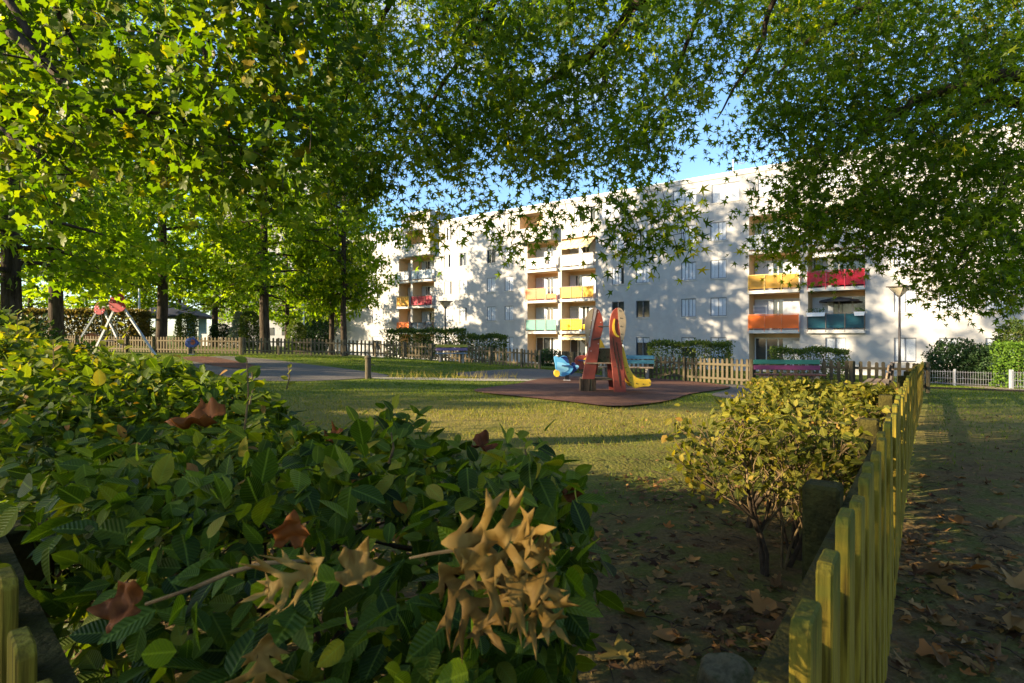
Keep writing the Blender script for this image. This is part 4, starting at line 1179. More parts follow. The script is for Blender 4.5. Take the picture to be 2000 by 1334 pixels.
tpx_tree(315, 31, 1, 4.0, 1.2, 'large sweetgum rising behind the fence right of the swing frame')
tpx_tree(110, 25, 0, 2.2, 1.25, 'dark-trunked sweetgum left of the swing frame')
tpx_tree(22, 18, 2, 5.1, 1.25, 'thick dark trunk at the left edge above the hedge')
tpx_tree(205, 44, 2, 3.3, 1.2, 'sweetgum crown filling the gap behind the swing frame')
tpx_tree(420, 47, 0, 5.5, 1.1, 'sweetgum behind the pavilion side of the lawn')
tpx_tree(560, 56, 1, 2.9, 1.0, 'yellowing sweetgum farther back between the straight trunk and the twin trunks')
tpx_tree(610, 66, 2, .2, 1.2, 'small sweetgum at the far end of the white block')
tpx_tree(60, 58, 1, 1.7, 1.1, 'tall sweetgum far back behind the clipped hedge')
tpx_tree(350, 70, 0, 4.5, 1.2, 'distant tree behind the pavilion roof')
tpx_tree(480, 82, 1, 3.5, 1.2, 'distant tree in front of the tall pale block')
for i, (x, y, v_, s) in enumerate([(-27, -8.0, 1, .9), (-27, 6.0, 0, .95), (-29, 12.5, 2, .95)]):  # added outside the frame to shade the near hedge, slide and back lawn
    tree(x, y, v_, i * 1.3, s, 'sweetgum added out of view to the left to shade the playground', 'unseen trees added for shade')

# ------------------------------------------------------------------ trees whose branches hang over the camera
def in_poly(px, py, poly):
    c = np.zeros(len(px), bool); n = len(poly)
    for i in range(n):
        x0, y0 = poly[i]; x1, y1 = poly[(i + 1) % n]
        k = ((y0 > py) != (y1 > py))
        c ^= k & (px < (x1 - x0) * (py - y0) / ((y1 - y0) if y1 != y0 else 1e-9) + x0)
    return c
def overhang(name, label, base, limbs, regions, tpl, kind, m, leaf, per, spread, seed, extra=()):
    """tree with real limbs; sprays of leaves hang from twigs at chosen points of its crown"""
    g = np.random.default_rng(seed)
    root = empty(name, (*base, gz(*base)), 0, label, 'tree', 'trees hanging over the hedge')
    org = Vector(root.location)
    nodes = []; nr = []
    lm = MB()
    for line, r0 in limbs:
        line = [Vector(p) for p in line]
        # smooth and wobble
        pts = []
        for i in range(len(line) - 1):
            for k in range(6): pts.append(line[i].lerp(line[i + 1], k / 6))
        pts.append(line[-1])
        for _ in range(2): pts = [pts[0]] + [(pts[i - 1] + pts[i] * 2 + pts[i + 1]) / 4 for i in range(1, len(pts) - 1)] + [pts[-1]]
        pts = [pts[0]] + [p + Vector(g.normal(size=3)) * .018 for p in pts[1:]]
        n = len(pts); rad = [r0 * (1 - i / (n - 1)) ** .9 + .007 for i in range(n)]
        lm.tube([tuple(p - org) for p in pts], rad, 7)
        for p, r in zip(pts, rad): nodes.append(tuple(p)); nr.append(r)
    # cluster centres
    C = []; dens = []
    for poly, cnt, (ya, yb) in regions:
        xs = [p[0] for p in poly]; ys = [p[1] for p in poly]
        got = 0
        while got < cnt:
            px = g.uniform(min(xs), max(xs), 400); py = g.uniform(min(ys), max(ys), 400)
            k = in_poly(px, py, poly)
            for a_, b_ in zip(px[k], py[k]):
                if got >= cnt: break
                C.append(tuple(W(a_, b_, g.uniform(ya, yb)))); got += 1
    for (a_, b_, y_) in extra:
        C.append(tuple(W(a_, b_, y_)))
    C = np.array(C)
    # grow twigs outward: nearest to the wood first
    nodes = np.array(nodes); nr = np.array(nr)
    d0 = np.min(np.linalg.norm(C[:, None] - nodes[None], axis=2), axis=1)
    N = [tuple(p) for p in nodes]; NR = list(nr)
    P = []; TP = []; tint = []
    arr = np.array(N)
    for i in np.argsort(d0):
        c = C[i]
        dd = np.linalg.norm(arr - c, axis=1) + np.where(arr[:, 2] < c[2] - .15, .35, 0)
        j = int(np.argmin(dd)); p = Vector(N[j]); c = Vector(c)
        d = (c - p).length
        r = min(NR[j] * .85, .006 + .009 * d)
        mid = p.lerp(c, .5) + Vector((g.normal() * .07, g.normal() * .07, .10 * d))
        end = c + Vector((g.normal() * .05, g.normal() * .05, -.16))
        lm.tube([tuple(p - org), tuple(mid - org), tuple(c - org), tuple(end - org)], [r, r * .8, max(.004, r * .6), .003], 4, cap=False)
        new = np.array([tuple(mid), tuple(c)])
        arr = np.concatenate([arr, new]); N += [tuple(mid), tuple(c)]; NR += [r * .8, max(.004, r * .6)]
        tn = np.clip(g.normal(.4, .22), 0, 1)
        n = int(per * g.uniform(.6, 1.3))
        q = g.uniform(0, 1, n)
        line = np.array(mid)[None] * (1 - q[:, None]) + np.array(end)[None] * q[:, None]
        off = g.normal(size=(n, 3)) * np.array(spread)
        pp = line * .35 + np.array(c)[None] * .65 + off
        P.append(pp); TP.append(off * 1.2 + np.array([0, 0, -.10])); tint.append(np.clip(tn + g.normal(size=n) * .12, 0, 1))
    P = np.concatenate(P); TP = np.concatenate(TP); tint = np.concatenate(tint)
    n = len(P)
    tipd = TP / np.linalg.norm(TP, axis=1, keepdims=True) + g.normal(size=(n, 3)) * .55 + np.array([0, 0, -.45])
    R = frames(tipd, g.normal(size=(n, 3)) + np.array([0, 0, .35]))
    S_ = leaf * g.uniform(.7, 1.25, n)
    lm.build('limbs', M_bark, root, True)
    split_leaves(kind, tpl, m, root, P, R, S_, tint, 300, 'crown', tuple(org))
    return root
def trunk_for(root_base, top, r): pass
# --- middle tree: trunk behind the camera to the right
A = (3.6, -2.6)
A_top = Vector((3.5, -2.4, 5.2))
a_limbs = [([(A[0], A[1], gz(*A) - .3), (3.58, -2.55, 2.2), tuple(A_top), (3.3, -2.0, 9.0), (3.2, -1.8, 12.0)], .30),
           ([tuple(A_top), (3.0, .5, 6.2), tuple(W(1290, -60, 5.2)), tuple(W(1180, 90, 6.0)), tuple(W(1020, 185, 6.6)), tuple(W(900, 260, 7.0))], .085),
           ([(3.45, -2.2, 6.4), (1.2, 1.0, 6.8), tuple(W(1010, -80, 5.5)), tuple(W(930, 60, 6.2)), tuple(W(840, 200, 6.8)), tuple(W(760, 330, 7.1))], .06),
           ([(3.4, -2.1, 7.2), (2.6, 2.0, 7.4), tuple(W(1430, -120, 6.0)), tuple(W(1330, 120, 7.2)), tuple(W(1270, 260, 7.6))], .06),
           ([(3.4, -2.1, 6.8), (.2, .6, 6.6), tuple(W(800, -60, 5.6)), tuple(W(720, 80, 6.1)), tuple(W(660, 230, 6.5))], .05),
           ([(3.4, -2.1, 6.0), (3.2, 1.5, 6.4), tuple(W(1530, -60, 6.0)), tuple(W(1480, 100, 6.6)), tuple(W(1402, 235, 6.8))], .055)]
polyA_hi = [(600, -40), (1470, -40), (1440, 60), (1385, 150), (1360, 220), (1320, 240), (1230, 280), (1130, 285), (1040, 295), (930, 300), (820, 305), (720, 310), (640, 290), (600, 200), (640, 80)]
polyA_lo = [(620, 250), (760, 290), (900, 290), (1050, 280), (1200, 270), (1330, 240), (1345, 262), (1300, 300), (1260, 330), (1225, 345), (1160, 320), (1080, 330), (960, 330), (860, 350), (780, 345), (690, 370), (630, 330)]
polyA_up = [(520, -520), (1500, -520), (1480, -30), (590, -30)]
drop = [(830, 400, 5.6), (850, 445, 5.5), (870, 470, 5.5), (810, 420, 5.8), (905, 415, 5.8), (940, 400, 5.9), (1075, 400, 5.7), (1055, 430, 5.6), (1025, 455, 5.5), (1000, 470, 5.5), (1100, 380, 5.9), (1195, 400, 5.4), (1205, 440, 5.3), (1230, 470, 5.2), (1215, 495, 5.2), (1250, 455, 5.3), (1300, 395, 5.2), (1325, 420, 5.1), (1335, 455, 5.1), (1318, 470, 5.1), (1285, 420, 5.3), (1150, 410, 5.6), (1170, 385, 5.7), (960, 425, 5.7), (985, 395, 5.8), (780, 365, 6.0), (1265, 375, 5.3), (1240, 425, 5.2),
        (640, 380, 6.3), (700, 410, 6.2), (660, 430, 6.3), (735, 395, 6.0)]
overhang('sweetgum_tree', 'overhanging sweetgum with star-shaped leaves against the blue sky, middle of the picture', A, a_limbs,
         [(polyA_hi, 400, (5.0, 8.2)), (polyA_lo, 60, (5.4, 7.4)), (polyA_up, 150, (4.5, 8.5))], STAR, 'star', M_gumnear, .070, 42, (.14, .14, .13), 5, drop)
# --- right-hand tree: trunk out of frame on the right
B = (8.2, 6.6)
b_limbs = [([(B[0], B[1], gz(*B) - .3), (8.15, 6.6, 2.5), (8.1, 6.6, 5.5), (8.0, 6.5, 9.0), (7.9, 6.5, 12)], .32),
           ([(8.12, 6.6, 3.9), tuple(W(1990, 140, 6.9)), tuple(W(1800, 185, 7.2)), tuple(W(1700, 260, 7.4)), tuple(W(1600, 330, 7.6)), tuple(W(1520, 400, 7.8))], .09),
           ([(8.12, 6.6, 3.4), tuple(W(1960, 190, 7.3)), tuple(W(1880, 205, 7.6)), tuple(W(1800, 270, 7.8)), tuple(W(1700, 370, 8.0)), tuple(W(1600, 450, 8.2))], .075),
           ([(8.12, 6.6, 5.6), tuple(W(1900, -60, 7.2)), tuple(W(1680, 10, 7.6)), tuple(W(1560, 90, 7.9)), tuple(W(1480, 210, 8.1))], .08),
           ([(8.12, 6.6, 3.0), tuple(W(1985, 330, 7.2)), tuple(W(1920, 430, 7.4)), tuple(W(1860, 540, 7.6))], .05),
           ([(8.12, 6.6, 3.2), tuple(W(1990, 300, 8.2)), tuple(W(1850, 360, 8.6)), tuple(W(1740, 440, 8.8)), tuple(W(1640, 500, 8.9))], .055)]
polyB_hi = [(1440, -40), (2040, -40), (2040, 480), (1900, 430), (1760, 420), (1620, 430), (1530, 420), (1490, 400), (1530, 330), (1535, 270), (1470, 230), (1440, 190), (1440, 40)]
polyB_lo = [(1470, 380), (1620, 410), (1760, 400), (1900, 420), (2040, 470), (2040, 610), (1960, 590), (1900, 570), (1850, 560), (1810, 530), (1750, 485), (1690, 470), (1640, 490), (1590, 470), (1530, 485), (1490, 470), (1455, 430)]
polyB_up = [(1450, -560), (2300, -560), (2300, 450), (2060, 450), (2050, -30), (1470, -30)]
dropB = [(1470, 470, 7.5), (1500, 490, 7.6), (1545, 500, 7.7), (1780, 510, 7.6), (1810, 545, 7.5), (1850, 585, 7.4), (1880, 585, 7.4), (1920, 560, 7.3), (1830, 560, 7.5), (1975, 600, 7.2), (1960, 570, 7.2), (1990, 555, 7.1), (1985, 520, 7.1), (1440, 290, 7.4), (1420, 280, 7.3), (1425, 250, 7.4), (1640, 520, 7.9), (1690, 500, 7.9), (1965, 545, 7.2), (1860, 560, 7.4),
         (1560, 520, 8.0), (1600, 505, 7.9), (1725, 500, 7.9)]
overhang('sweetgum_tree', 'overhanging sweetgum with dense dark star-shaped leaves in front of the block, right of the picture', B, b_limbs,
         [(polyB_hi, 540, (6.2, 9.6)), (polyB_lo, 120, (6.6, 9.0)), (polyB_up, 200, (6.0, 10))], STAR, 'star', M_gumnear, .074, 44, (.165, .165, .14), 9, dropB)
# --- left tree with broad lobed leaves
Cb = (-7.4, 4.6)
c_limbs = [([(Cb[0], Cb[1], gz(*Cb) - .3), (-7.35, 4.6, 2.5), (-7.3, 4.6, 5.2), (-7.2, 4.6, 8), (-7.1, 4.5, 11)], .34),
           ([(-7.3, 4.6, 4.6), tuple(W(-160, -60, 4.7)), tuple(W(20, 60, 4.4)), tuple(W(110, 150, 4.3)), tuple(W(195, 225, 4.2)), tuple(W(280, 215, 4.3)), tuple(W(390, 260, 4.6))], .05),
           ([(-7.3, 4.6, 5.0), tuple(W(-80, -160, 4.6)), tuple(W(40, 40, 4.5)), tuple(W(120, 160, 4.5)), tuple(W(190, 205, 4.6))], .045),
           ([(-7.3, 4.6, 5.6), tuple(W(60, -160, 4.6)), tuple(W(120, 40, 4.9)), tuple(W(170, 140, 5.2))], .035),
           ([(-7.3, 4.6, 6.0), (-4.5, 4.4, 6.6), tuple(W(380, -80, 4.4)), tuple(W(400, 150, 4.6)), tuple(W(480, 330, 4.8))], .035),
           ([(-7.3, 4.6, 6.4), (-3.6, 4.4, 7.0), tuple(W(520, -60, 4.5)), tuple(W(540, 150, 4.8)), tuple(W(515, 330, 5.0))], .03),
           ([(-7.3, 4.6, 3.6), tuple(W(-60, 200, 4.4)), tuple(W(60, 290, 4.2)), tuple(W(140, 340, 4.2))], .03)]
polyC = [(-60, -40), (690, -40), (660, 90), (690, 180), (640, 260), (600, 320), (540, 360), (420, 340), (330, 330), (240, 300), (140, 330), (60, 330), (-60, 300)]
polyC2 = [(-700, -400), (-60, -400), (-60, 60), (-700, 60)]
polyC3 = [(-60, -500), (650, -500), (650, -30), (-60, -30)]
dropC = [(40, 330, 4.2), (80, 360, 4.1), (60, 300, 4.2), (130, 340, 4.1), (20, 350, 4.2), (400, 330, 4.5), (410, 360, 4.4), (520, 370, 4.8), (500, 340, 4.8), (330, 310, 4.5), (540, 330, 4.8), (580, 350, 4.9), (160, 250, 4.2), (20, 270, 4.3)]
overhang('plane_tree', 'overhanging tree with broad lobed yellow-green leaves in the upper left', Cb, c_limbs,
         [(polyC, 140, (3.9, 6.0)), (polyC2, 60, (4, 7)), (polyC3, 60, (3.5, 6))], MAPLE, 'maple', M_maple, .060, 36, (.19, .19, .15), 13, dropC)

# ------------------------------------------------------------------ foreground hedge
M_horn = leaf_mat('hornbeam_leaf', [(.010, .020, .003), (.022, .042, .004), (.042, .070, .006), (.075, .105, .008), (.15, .145, .010), (.20, .10, .03)], (1.8, 1.8, .25), .42, .42, True, 1.25)
def hedge_h(s): return .84 + .030 * s + .05 * np.sin(s * 2.3) * np.exp(-s * .05) + .03 * np.sin(s * 5.1 + 1)
hedge = empty('hedge', (H0[0], H0[1], 0), 0, 'big leafy green hedge filling the front left, strewn with dry leaves', 'hedge')
def hedge_pts(n, s0, s1, leafr):
    """points on the hedge's skin (top, front face, back face, end) with outward normal"""
    s = rng.uniform(s0, s1, n); which = rng.random(n)
    c = np.zeros(n); z = np.zeros(n); N = np.zeros((n, 3))
    wid = 1.12
    top = which < .60; front = (which >= .60) & (which < .82); back = ~top & ~front
    c[top] = rng.uniform(.12, wid, top.sum()); z[top] = hedge_h(s[top]) - .10 * ((c[top] - .6) / .55) ** 4
    N[top] = (0, 0, 1)
    c[front] = .14 + rng.normal(size=front.sum()) * .03; z[front] = hedge_h(s[front]) - rng.uniform(0, 1, front.sum()) ** 1.3 * .8
    N[front, :2] = -HC
    c[back] = wid + rng.normal(size=back.sum()) * .04; z[back] = hedge_h(s[back]) - .04 - rng.uniform(0, 1, back.sum()) * .75
    N[back, :2] = HC
    # bumpy skin
    bump = .05 * np.sin(s * 6.2 + c * 5) + .04 * np.sin(s * 11 - c * 9 + 1.3) + rng.normal(size=n) * .03
    depth = np.abs(rng.normal(size=n)) * .10
    P = np.zeros((n, 3)); P[:, :2] = H0 + s[:, None] * HS + c[:, None] * HC; P[:, 2] = z
    P += N * (bump - depth)[:, None]
    return P, N, s
def end_pts(n):
    c = rng.uniform(.2, 1.15, n); z = .84 - rng.uniform(0, 1, n) ** 1.2 * .82
    s = .09 + .60 * c + .09 * np.abs(rng.normal(size=n)) + .05 * np.sin(c * 9 + z * 7) + .2 * np.clip(.5 - z, 0, 1)
    P = np.zeros((n, 3)); P[:, :2] = H0 + s[:, None] * HS + c[:, None] * HC; P[:, 2] = z
    N = np.zeros((n, 3)); N[:, :2] = -HS
    return P, N, s
PA, NA, SA = hedge_pts(8000, .42, 3.0, 0); PE, NE, SE = end_pts(2000)
P1 = np.concatenate([PA, PE]); N1 = np.concatenate([NA, NE])
n1 = len(P1)
def orient(P, N, k=.8):
    n = len(P); u = unit(n)
    tip = N * .35 + u * .9 + np.array([0, 0, -.35]) + np.array([-.2, -.35, 0])
    nr = N * 1.0 + unit(n) * k + np.array([0, 0, .55])
    return frames(tip, nr)
# keep a little clear of the lens
rel = P1[:, :2] - H0; s_l = rel @ HS; c_l = rel @ HC
keep = (np.linalg.norm(P1 - np.array([0, 0, EYE]), axis=1) > .40) & (s_l > .06 + .60 * c_l + .05 * np.sin(9 * P1[:, 2] + 5 * c_l))
P1, N1 = P1[keep], N1[keep]; n1 = len(P1)
R1 = orient(P1, N1); S1 = .030 + .05 * rng.random(n1) ** 1.3
t1 = np.clip(rng.normal(.40, .22, n1), 0, .85); t1[rng.random(n1) < .012] = 1.0
split_leaves('hornbeam', OVATE, M_horn, hedge, P1, R1, S1, t1, 300, 'foliage', tuple(hedge.location))
P2, N2, S2s = hedge_pts(13000, 3.0, 7.5, 0); P3, N3, _ = hedge_pts(11000, 7.5, 15, 0)
far_lift = np.zeros(len(P3))
Pf = np.concatenate([P2, P3]); Nf = np.concatenate([N2, N3]); nf_ = len(Pf)
tf = np.clip(rng.normal(.50, .18, nf_) + np.clip((Pf[:, 1] - 3) * .03, 0, .2), 0, .88); tf[rng.random(nf_) < .012] = 1.0
Sf = np.concatenate([rng.uniform(.055, .09, len(P2)), rng.uniform(.075, .12, len(P3))])
o = new_obj('far_foliage', leaves_mesh('far_foliage', OVATE_LO, Pf - np.array(hedge.location), orient(Pf, Nf), Sf, tf), M_horn, hedge); o['kind'] = 'stuff'
# woody inside
hb = MB(); hr = random.Random(5)
for i in range(90):
    s = .95 + (i / 90) ** 1.3 * 13.5; c = hr.uniform(.35, .95)
    p = H0 + s * HS + c * HC; z0 = gz(p[0], p[1])
    pts = [Vector((p[0], p[1], z0 - .05))]
    d = Vector((hr.uniform(-.2, .2), hr.uniform(-.2, .2), 1))
    for k in range(4):
        pts.append(pts[-1] + d * .17 + Vector((hr.uniform(-.06, .06), hr.uniform(-.06, .06), 0)))
    hb.tube([tuple(q - Vector(hedge.location)) for q in pts], [.018, .015, .011, .008, .004], 5)
    for k in range(5):
        q = pts[hr.randint(1, 4)]; e_ = q + Vector((hr.uniform(-.3, .3), hr.uniform(-.3, .3), hr.uniform(.02, .25)))
        hb.tube([tuple(q - Vector(hedge.location)), tuple(e_ - Vector(hedge.location))], [.007, .002], 4, cap=False)
hb.build('stems', M_twig, hedge, True)
# young shoots standing above the clipped top
def shoot(px, ybase, ytop, Y, nl, ls, tn):
    b = MB(); p0 = W(px, ybase, Y); p1 = W(px + 4, ytop, Y)
    h = Vector(hedge.location)
    b.tube([tuple(p0 - h), tuple(p0.lerp(p1, .5) - h + Vector((.008, 0, 0))), tuple(p1 - h)], [.004, .003, .0015], 5)
    b.build('shoot', M_twig_pale, hedge)
    for i in range(nl):
        q = (i + .6) / nl; p = p0.lerp(p1, q); a = i * 2.6
        tip = np.array([[math.cos(a), math.sin(a) * .5, .5]]); nr = np.array([[.2 * math.sin(a), -.6, .8]])
        leaf_object('hornbeam', OVATE, M_horn, hedge, np.array(p - h), frames(tip, nr)[0], ls * (1 - .4 * q), tn)
shoot(100, 755, 668, 2.9, 9, .07, .80); shoot(1398 - 910, 790, 725, 2.0, 4, .055, .6); shoot(478, 840, 700, 1.75, 7, .07, .55); shoot(560, 760, 715, 2.6, 4, .05, .8)
shoot(205, 690, 640, 5.2, 5, .1, .8); shoot(240, 690, 620, 6.5, 6, .12, .8); shoot(30, 690, 610, 6.0, 8, .13, .75); shoot(55, 680, 622, 6.4, 8, .13, .8); shoot(15, 660, 600, 6.8, 8, .14, .6)
shoot(760, 905, 845, 1.35, 4, .05, .5); shoot(1020, 920, 868, 1.3, 3, .05, .65)
# twig lying on the hedge
b = MB(); h = Vector(hedge.location)
tw = [W(285, 1180, .66), W(380, 1148, .66), W(450, 1118, .655), W(515, 1100, .65), W(600, 1095, .66)]
b.tube([tuple(p) for p in tw], [.0022, .0026, .003, .0028, .002], 6)
tag(b.build('fallen_twig', M_twig_pale, None, True), 'thin brown twig lying across the hedge beside an orange leaf', 'twig')

# ------------------------------------------------------------------ dry leaves caught on the hedge
M_dry = leaf_mat('dry_leaf_tan', [(.075, .036, .007), (.17, .095, .018), (.28, .175, .04)], (1.3, 1.1, .7), .25, .6, False, 1.1)
M_rust = leaf_mat('dry_leaf_rust', [(.07, .02, .006), (.16, .050, .010), (.23, .08, .014)], (1.4, 1.1, .6), .3, .6, False)
def oak_outline(n=5, deep=.32):
    """pin-oak like outline with narrow pointed lobes"""
    L = [(.012, 0)]
    R = []
    us = [.16, .36, .58, .78]
    ln = [.22, .42, .40, .20]
    for u, l_ in zip(us, ln):
        k = .62
        nx_, ny_ = -k / math.hypot(1, k), 1 / math.hypot(1, k)
        c = lambda t, o: (l_ * t + nx_ * o, u + k * l_ * t + ny_ * o)
        R += [(.07, u - .065), c(.30, -.055), c(.60, -.050), (c(.98, -.13)), c(.80, -.02), c(1.15, .03), c(.72, .045), c(.35, .040), (.06, u + .060)]
    R += [(.028, .93), (.05, 1.0), (0, 1.15)]
    right = [(.012, 0)] + R
    left = [(-x, y) for x, y in reversed(right[:-1])]
    return right + left
def dry_leaf(name, label, c, tip, nrm, size, m, outline, curl=.5, tn=.5, seed=0, cat='dry leaf', roll=.6):
    bm = bmesh.new()
    vs = [bm.verts.new((x, y, 0)) for x, y in outline]
    bm.faces.new(vs); bm.normal_update(); bmesh.ops.triangulate(bm, faces=bm.faces, ngon_method='EAR_CLIP')
    for _ in range(2):
        es = [e_ for e_ in bm.edges if e_.calc_length() > .12]
        if es: bmesh.ops.subdivide_edges(bm, edges=es, cuts=1); bmesh.ops.triangulate(bm, faces=[f_ for f_ in bm.faces if len(f_.verts) > 3])
    for v_ in bm.verts:
        x, y = v_.co.x, v_.co.y
        v_.co.z = roll * x * x * 1.6 + curl * (y - .4) ** 2 + .07 * math.sin(9 * x + 7 * y + seed) + .05 * math.sin(13 * y - 5 * x + seed * 2) + curl * .9 * max(0, abs(x) - .2) ** 1.3 * math.sin(6 * y + seed * 3) * 2
        v_.co.x = x * (1 - .3 * abs(x) * roll)
    me = bpy.data.meshes.new(name); bm.to_mesh(me); bm.free()
    a = me.attributes.new('tint', 'FLOAT', 'POINT')
    a.data.foreach_set('value', np.clip(tn + rng.normal(size=len(me.vertices)) * .12, 0, 1).astype(np.float32))
    me.polygons.foreach_set('use_smooth', [True] * len(me.polygons))
    R = frames(np.array([tip], float), np.array([nrm], float))[0]
    o = new_obj(name, me, m); o.matrix_world = Matrix.Translation(Vector(c)) @ Matrix([list(r_) for r_ in R]).to_4x4() @ Matrix.Scale(size, 4)
    md = o.modifiers.new('thickness', 'SOLIDIFY'); md.thickness = .004
    return tag(o, label, cat)
OAK = oak_outline()
MAPO = [(V_[0], V_[1]) for V_ in MAPLE[0][1:]]
# the dry oak spray right of centre: several curled leaves on one twig
sp = empty('dry_oak_spray', W(870, 1085, .60), 0, 'spray of curled tan oak leaves caught on the hedge front', 'dry leaves')
so = Vector(sp.location)
for i, (px, py, Y, tx, tz, ny, s_, tn) in enumerate([(868, 1060, .60, 1.0, .16, -1, .108, .65), (885, 1078, .585, 1.0, -.42, -1, .112, .5), (855, 1098, .58, .62, -.80, -1, .090, .35), (985, 1120, .575, .75, -.75, -1, .078, .55), (1000, 1085, .60, 1.0, .30, -.9, .050, .95), (940, 1110, .59, .9, -.6, -.9, .08, .25)]):
    o = dry_leaf('leaf', None, W(px, py, Y), (tx, -.1, tz), (.25 * ((i % 3) - 1), ny, .35 + .3 * (i % 2)), s_, M_dry, OAK, .75 - .35 * (i % 2), tn, i * 1.7, None, .55)
    mw = o.matrix_world.copy(); o.parent = sp; o.matrix_local = Matrix.Translation(-so) @ mw
MB().tube([tuple(W(800, 1090, .61) - so), tuple(W(840, 1082, .60) - so), tuple(W(885, 1075, .595) - so)], [.0012, .0016, .002], 5).build('twig', M_twig_pale, sp)
dry_leaf('dry_leaf', 'large crumpled pale tan leaf folded over the hedge, left of the oak spray', W(640, 1090, .60), (-.85, -.1, -.5), (.1, -.9, .6), .075, M_dry, OAK, .7, .85, 3.1, roll=.8)
dry_leaf('dry_leaf', 'curled pale leaf lying flat beside the crumpled tan leaf', W(665, 1110, .60), (1, .1, -.15), (0, -.7, .8), .036, M_dry, MAPO, .3, .6, 5.2, roll=.5)
dry_leaf('dry_leaf', 'rusty orange leaf standing upright among the green leaves', W(565, 1062, .64), (.15, 0, 1), (.3, -.9, .3), .032, M_rust, MAPO, .3, .7, 1.1)
dry_leaf('dry_leaf', 'rust brown leaf hanging at the end of the twig on the hedge', W(275, 1180, .62), (-1, -.1, -.15), (0, -.8, .7), .038, M_rust, MAPO, .5, .45, 2.4)
dry_leaf('dry_leaf', 'broad orange-brown leaf lying on top of the hedge', W(425, 825, 1.45), (-1, 0, -.08), (.1, -.25, .95), .105, M_rust, MAPO, .2, .65, .4)
dry_leaf('dry_leaf', 'narrow tan leaf hanging down at the bottom of the hedge', W(525, 1235, .56), (-.2, -.1, -1), (.5, -.9, .1), .085, M_dry, OAK, .4, .5, 4.4, roll=.7)
dry_leaf('dry_leaf', 'small dark red dry leaf on the far rim of the hedge', W(925, 868, 1.5), (1, 0, -.2), (0, -.6, .8), .05, M_rust, MAPO, .5, .1, 2.0)
dry_leaf('dry_leaf', 'small brown leaf on the hedge rim, farther left', W(640, 858, 1.75), (.8, .2, .3), (0, -.6, .8), .045, M_rust, MAPO, .6, .4, 3.0)
dry_leaf('dry_leaf', 'brown curled leaf at the right end of the hedge', W(1110, 955, 1.2), (.3, -.2, -1), (.2, -.9, .3), .035, M_rust, MAPO, .6, .35, 3.7)

# ------------------------------------------------------------------ dying shrub by the right fence
M_shrub = leaf_mat('shrub_leaf', [(.05, .06, .010), (.10, .11, .014), (.18, .16, .02), (.27, .20, .03), (.30, .15, .04)], (1.6, 1.6, .3), .42, .45, True, .95)
shrub = empty('dying_shrub', (1.7, 3.4, gz(1.7, 3.4)), 0, 'half-bare yellowing shrub with tangled twigs inside the mossy fence', 'shrub')
so = Vector(shrub.location); sr = random.Random(21)
sb = MB(); LP = []; LT = []; thick = MB()
def shrub_top(x, y): return .74 + .05 * math.sin(5 * x + 3 * y) - .05 * max(0, 3.0 - y)
def grow(p, d, L, r, depth, fine):
    n = 4; pts = [p]
    for i in range(n):
        d = (d + Vector((sr.uniform(-.35, .35), sr.uniform(-.35, .35), sr.uniform(-.22, .26)))).normalized()
        q = pts[-1] + d * (L / n)
        t = shrub_top(q.x, q.y)
        if q.z > t: q.z = t - sr.uniform(0, .03); d.z = -abs(d.z) * .3
        if q.z < gz(q.x, q.y) + .12: q.z = gz(q.x, q.y) + .12; d.z = abs(d.z)
        lim = fence_x(q.y) - .12
        if q.x > lim: q.x = lim; d.x = -abs(d.x)
        pts.append(q)
    (thick if r > .009 else sb).tube([tuple(q - so) for q in pts], [r * (1 - .5 * i / n) for i in range(n + 1)], 6 if r > .009 else 4, cap=False)
    if depth == 0:
        for q in pts[1:]:
            for _ in range(fine):
                LP.append(tuple(q + Vector((sr.uniform(-.05, .05), sr.uniform(-.05, .05), sr.uniform(-.03, .05))))); LT.append(tuple(d))
        return
    if depth == 1:
        for q in pts[1:]:
            for _ in range(2): LP.append(tuple(q + Vector((sr.uniform(-.06, .06), sr.uniform(-.06, .06), sr.uniform(-.04, .05))))); LT.append(tuple(d))
    for k in range(3 if depth > 1 else 4):
        q = pts[sr.randint(2, 4)]
        nd = (d + Vector((sr.uniform(-1, 1), sr.uniform(-1, 1), sr.uniform(-.3, .75)))).normalized()
        grow(q, nd, L * sr.uniform(.62, .85), r * .58, depth - 1, fine)
stems = [(1.30, 2.85, .020, 2), (1.42, 2.95, .014, 2), (1.52, 3.05, .017, 2), (1.62, 3.2, .012, 2), (1.75, 3.35, .016, 3), (1.5, 3.6, .018, 3), (2.15, 3.9, .02, 4), (1.9, 4.1, .018, 4), (2.6, 4.5, .02, 6), (2.3, 4.7, .018, 6), (2.9, 5.1, .018, 6), (3.1, 5.6, .018, 6), (2.7, 5.4, .018, 6)]
for x, y, r, fine in stems:
    z = gz(x, y)
    for k in range(3):
        grow(Vector((x + sr.uniform(-.03, .03), y + sr.uniform(-.03, .03), z - .03)), Vector((sr.uniform(-.35, .35), sr.uniform(-.3, .3), 1)).normalized(), .40, r * (1 if k == 0 else .6), 3, fine)
o = thick.build('stem', M_twig, shrub, True); o['kind'] = 'stuff'; o = sb.build('twigs', M_twig_pale, shrub, True); o['kind'] = 'stuff'
LP = np.array(LP); n = len(LP)
sel = rng.random(n) < np.where(LP[:, 1] < 3.7, .5, .9); LP = LP[sel]; LT = np.array(LT)[sel]; n = len(LP)
split_leaves('shrubleaf', OVATE_LO, M_shrub, shrub, LP, frames(LT + unit(n) * .9 + np.array([0, 0, -.1]), unit(n) + np.array([0, 0, .9])), rng.uniform(.030, .06, n), np.clip(rng.normal(.33, .22, n), 0, 1), 250, 'foliage', tuple(so))
print('shrub leaves', n)

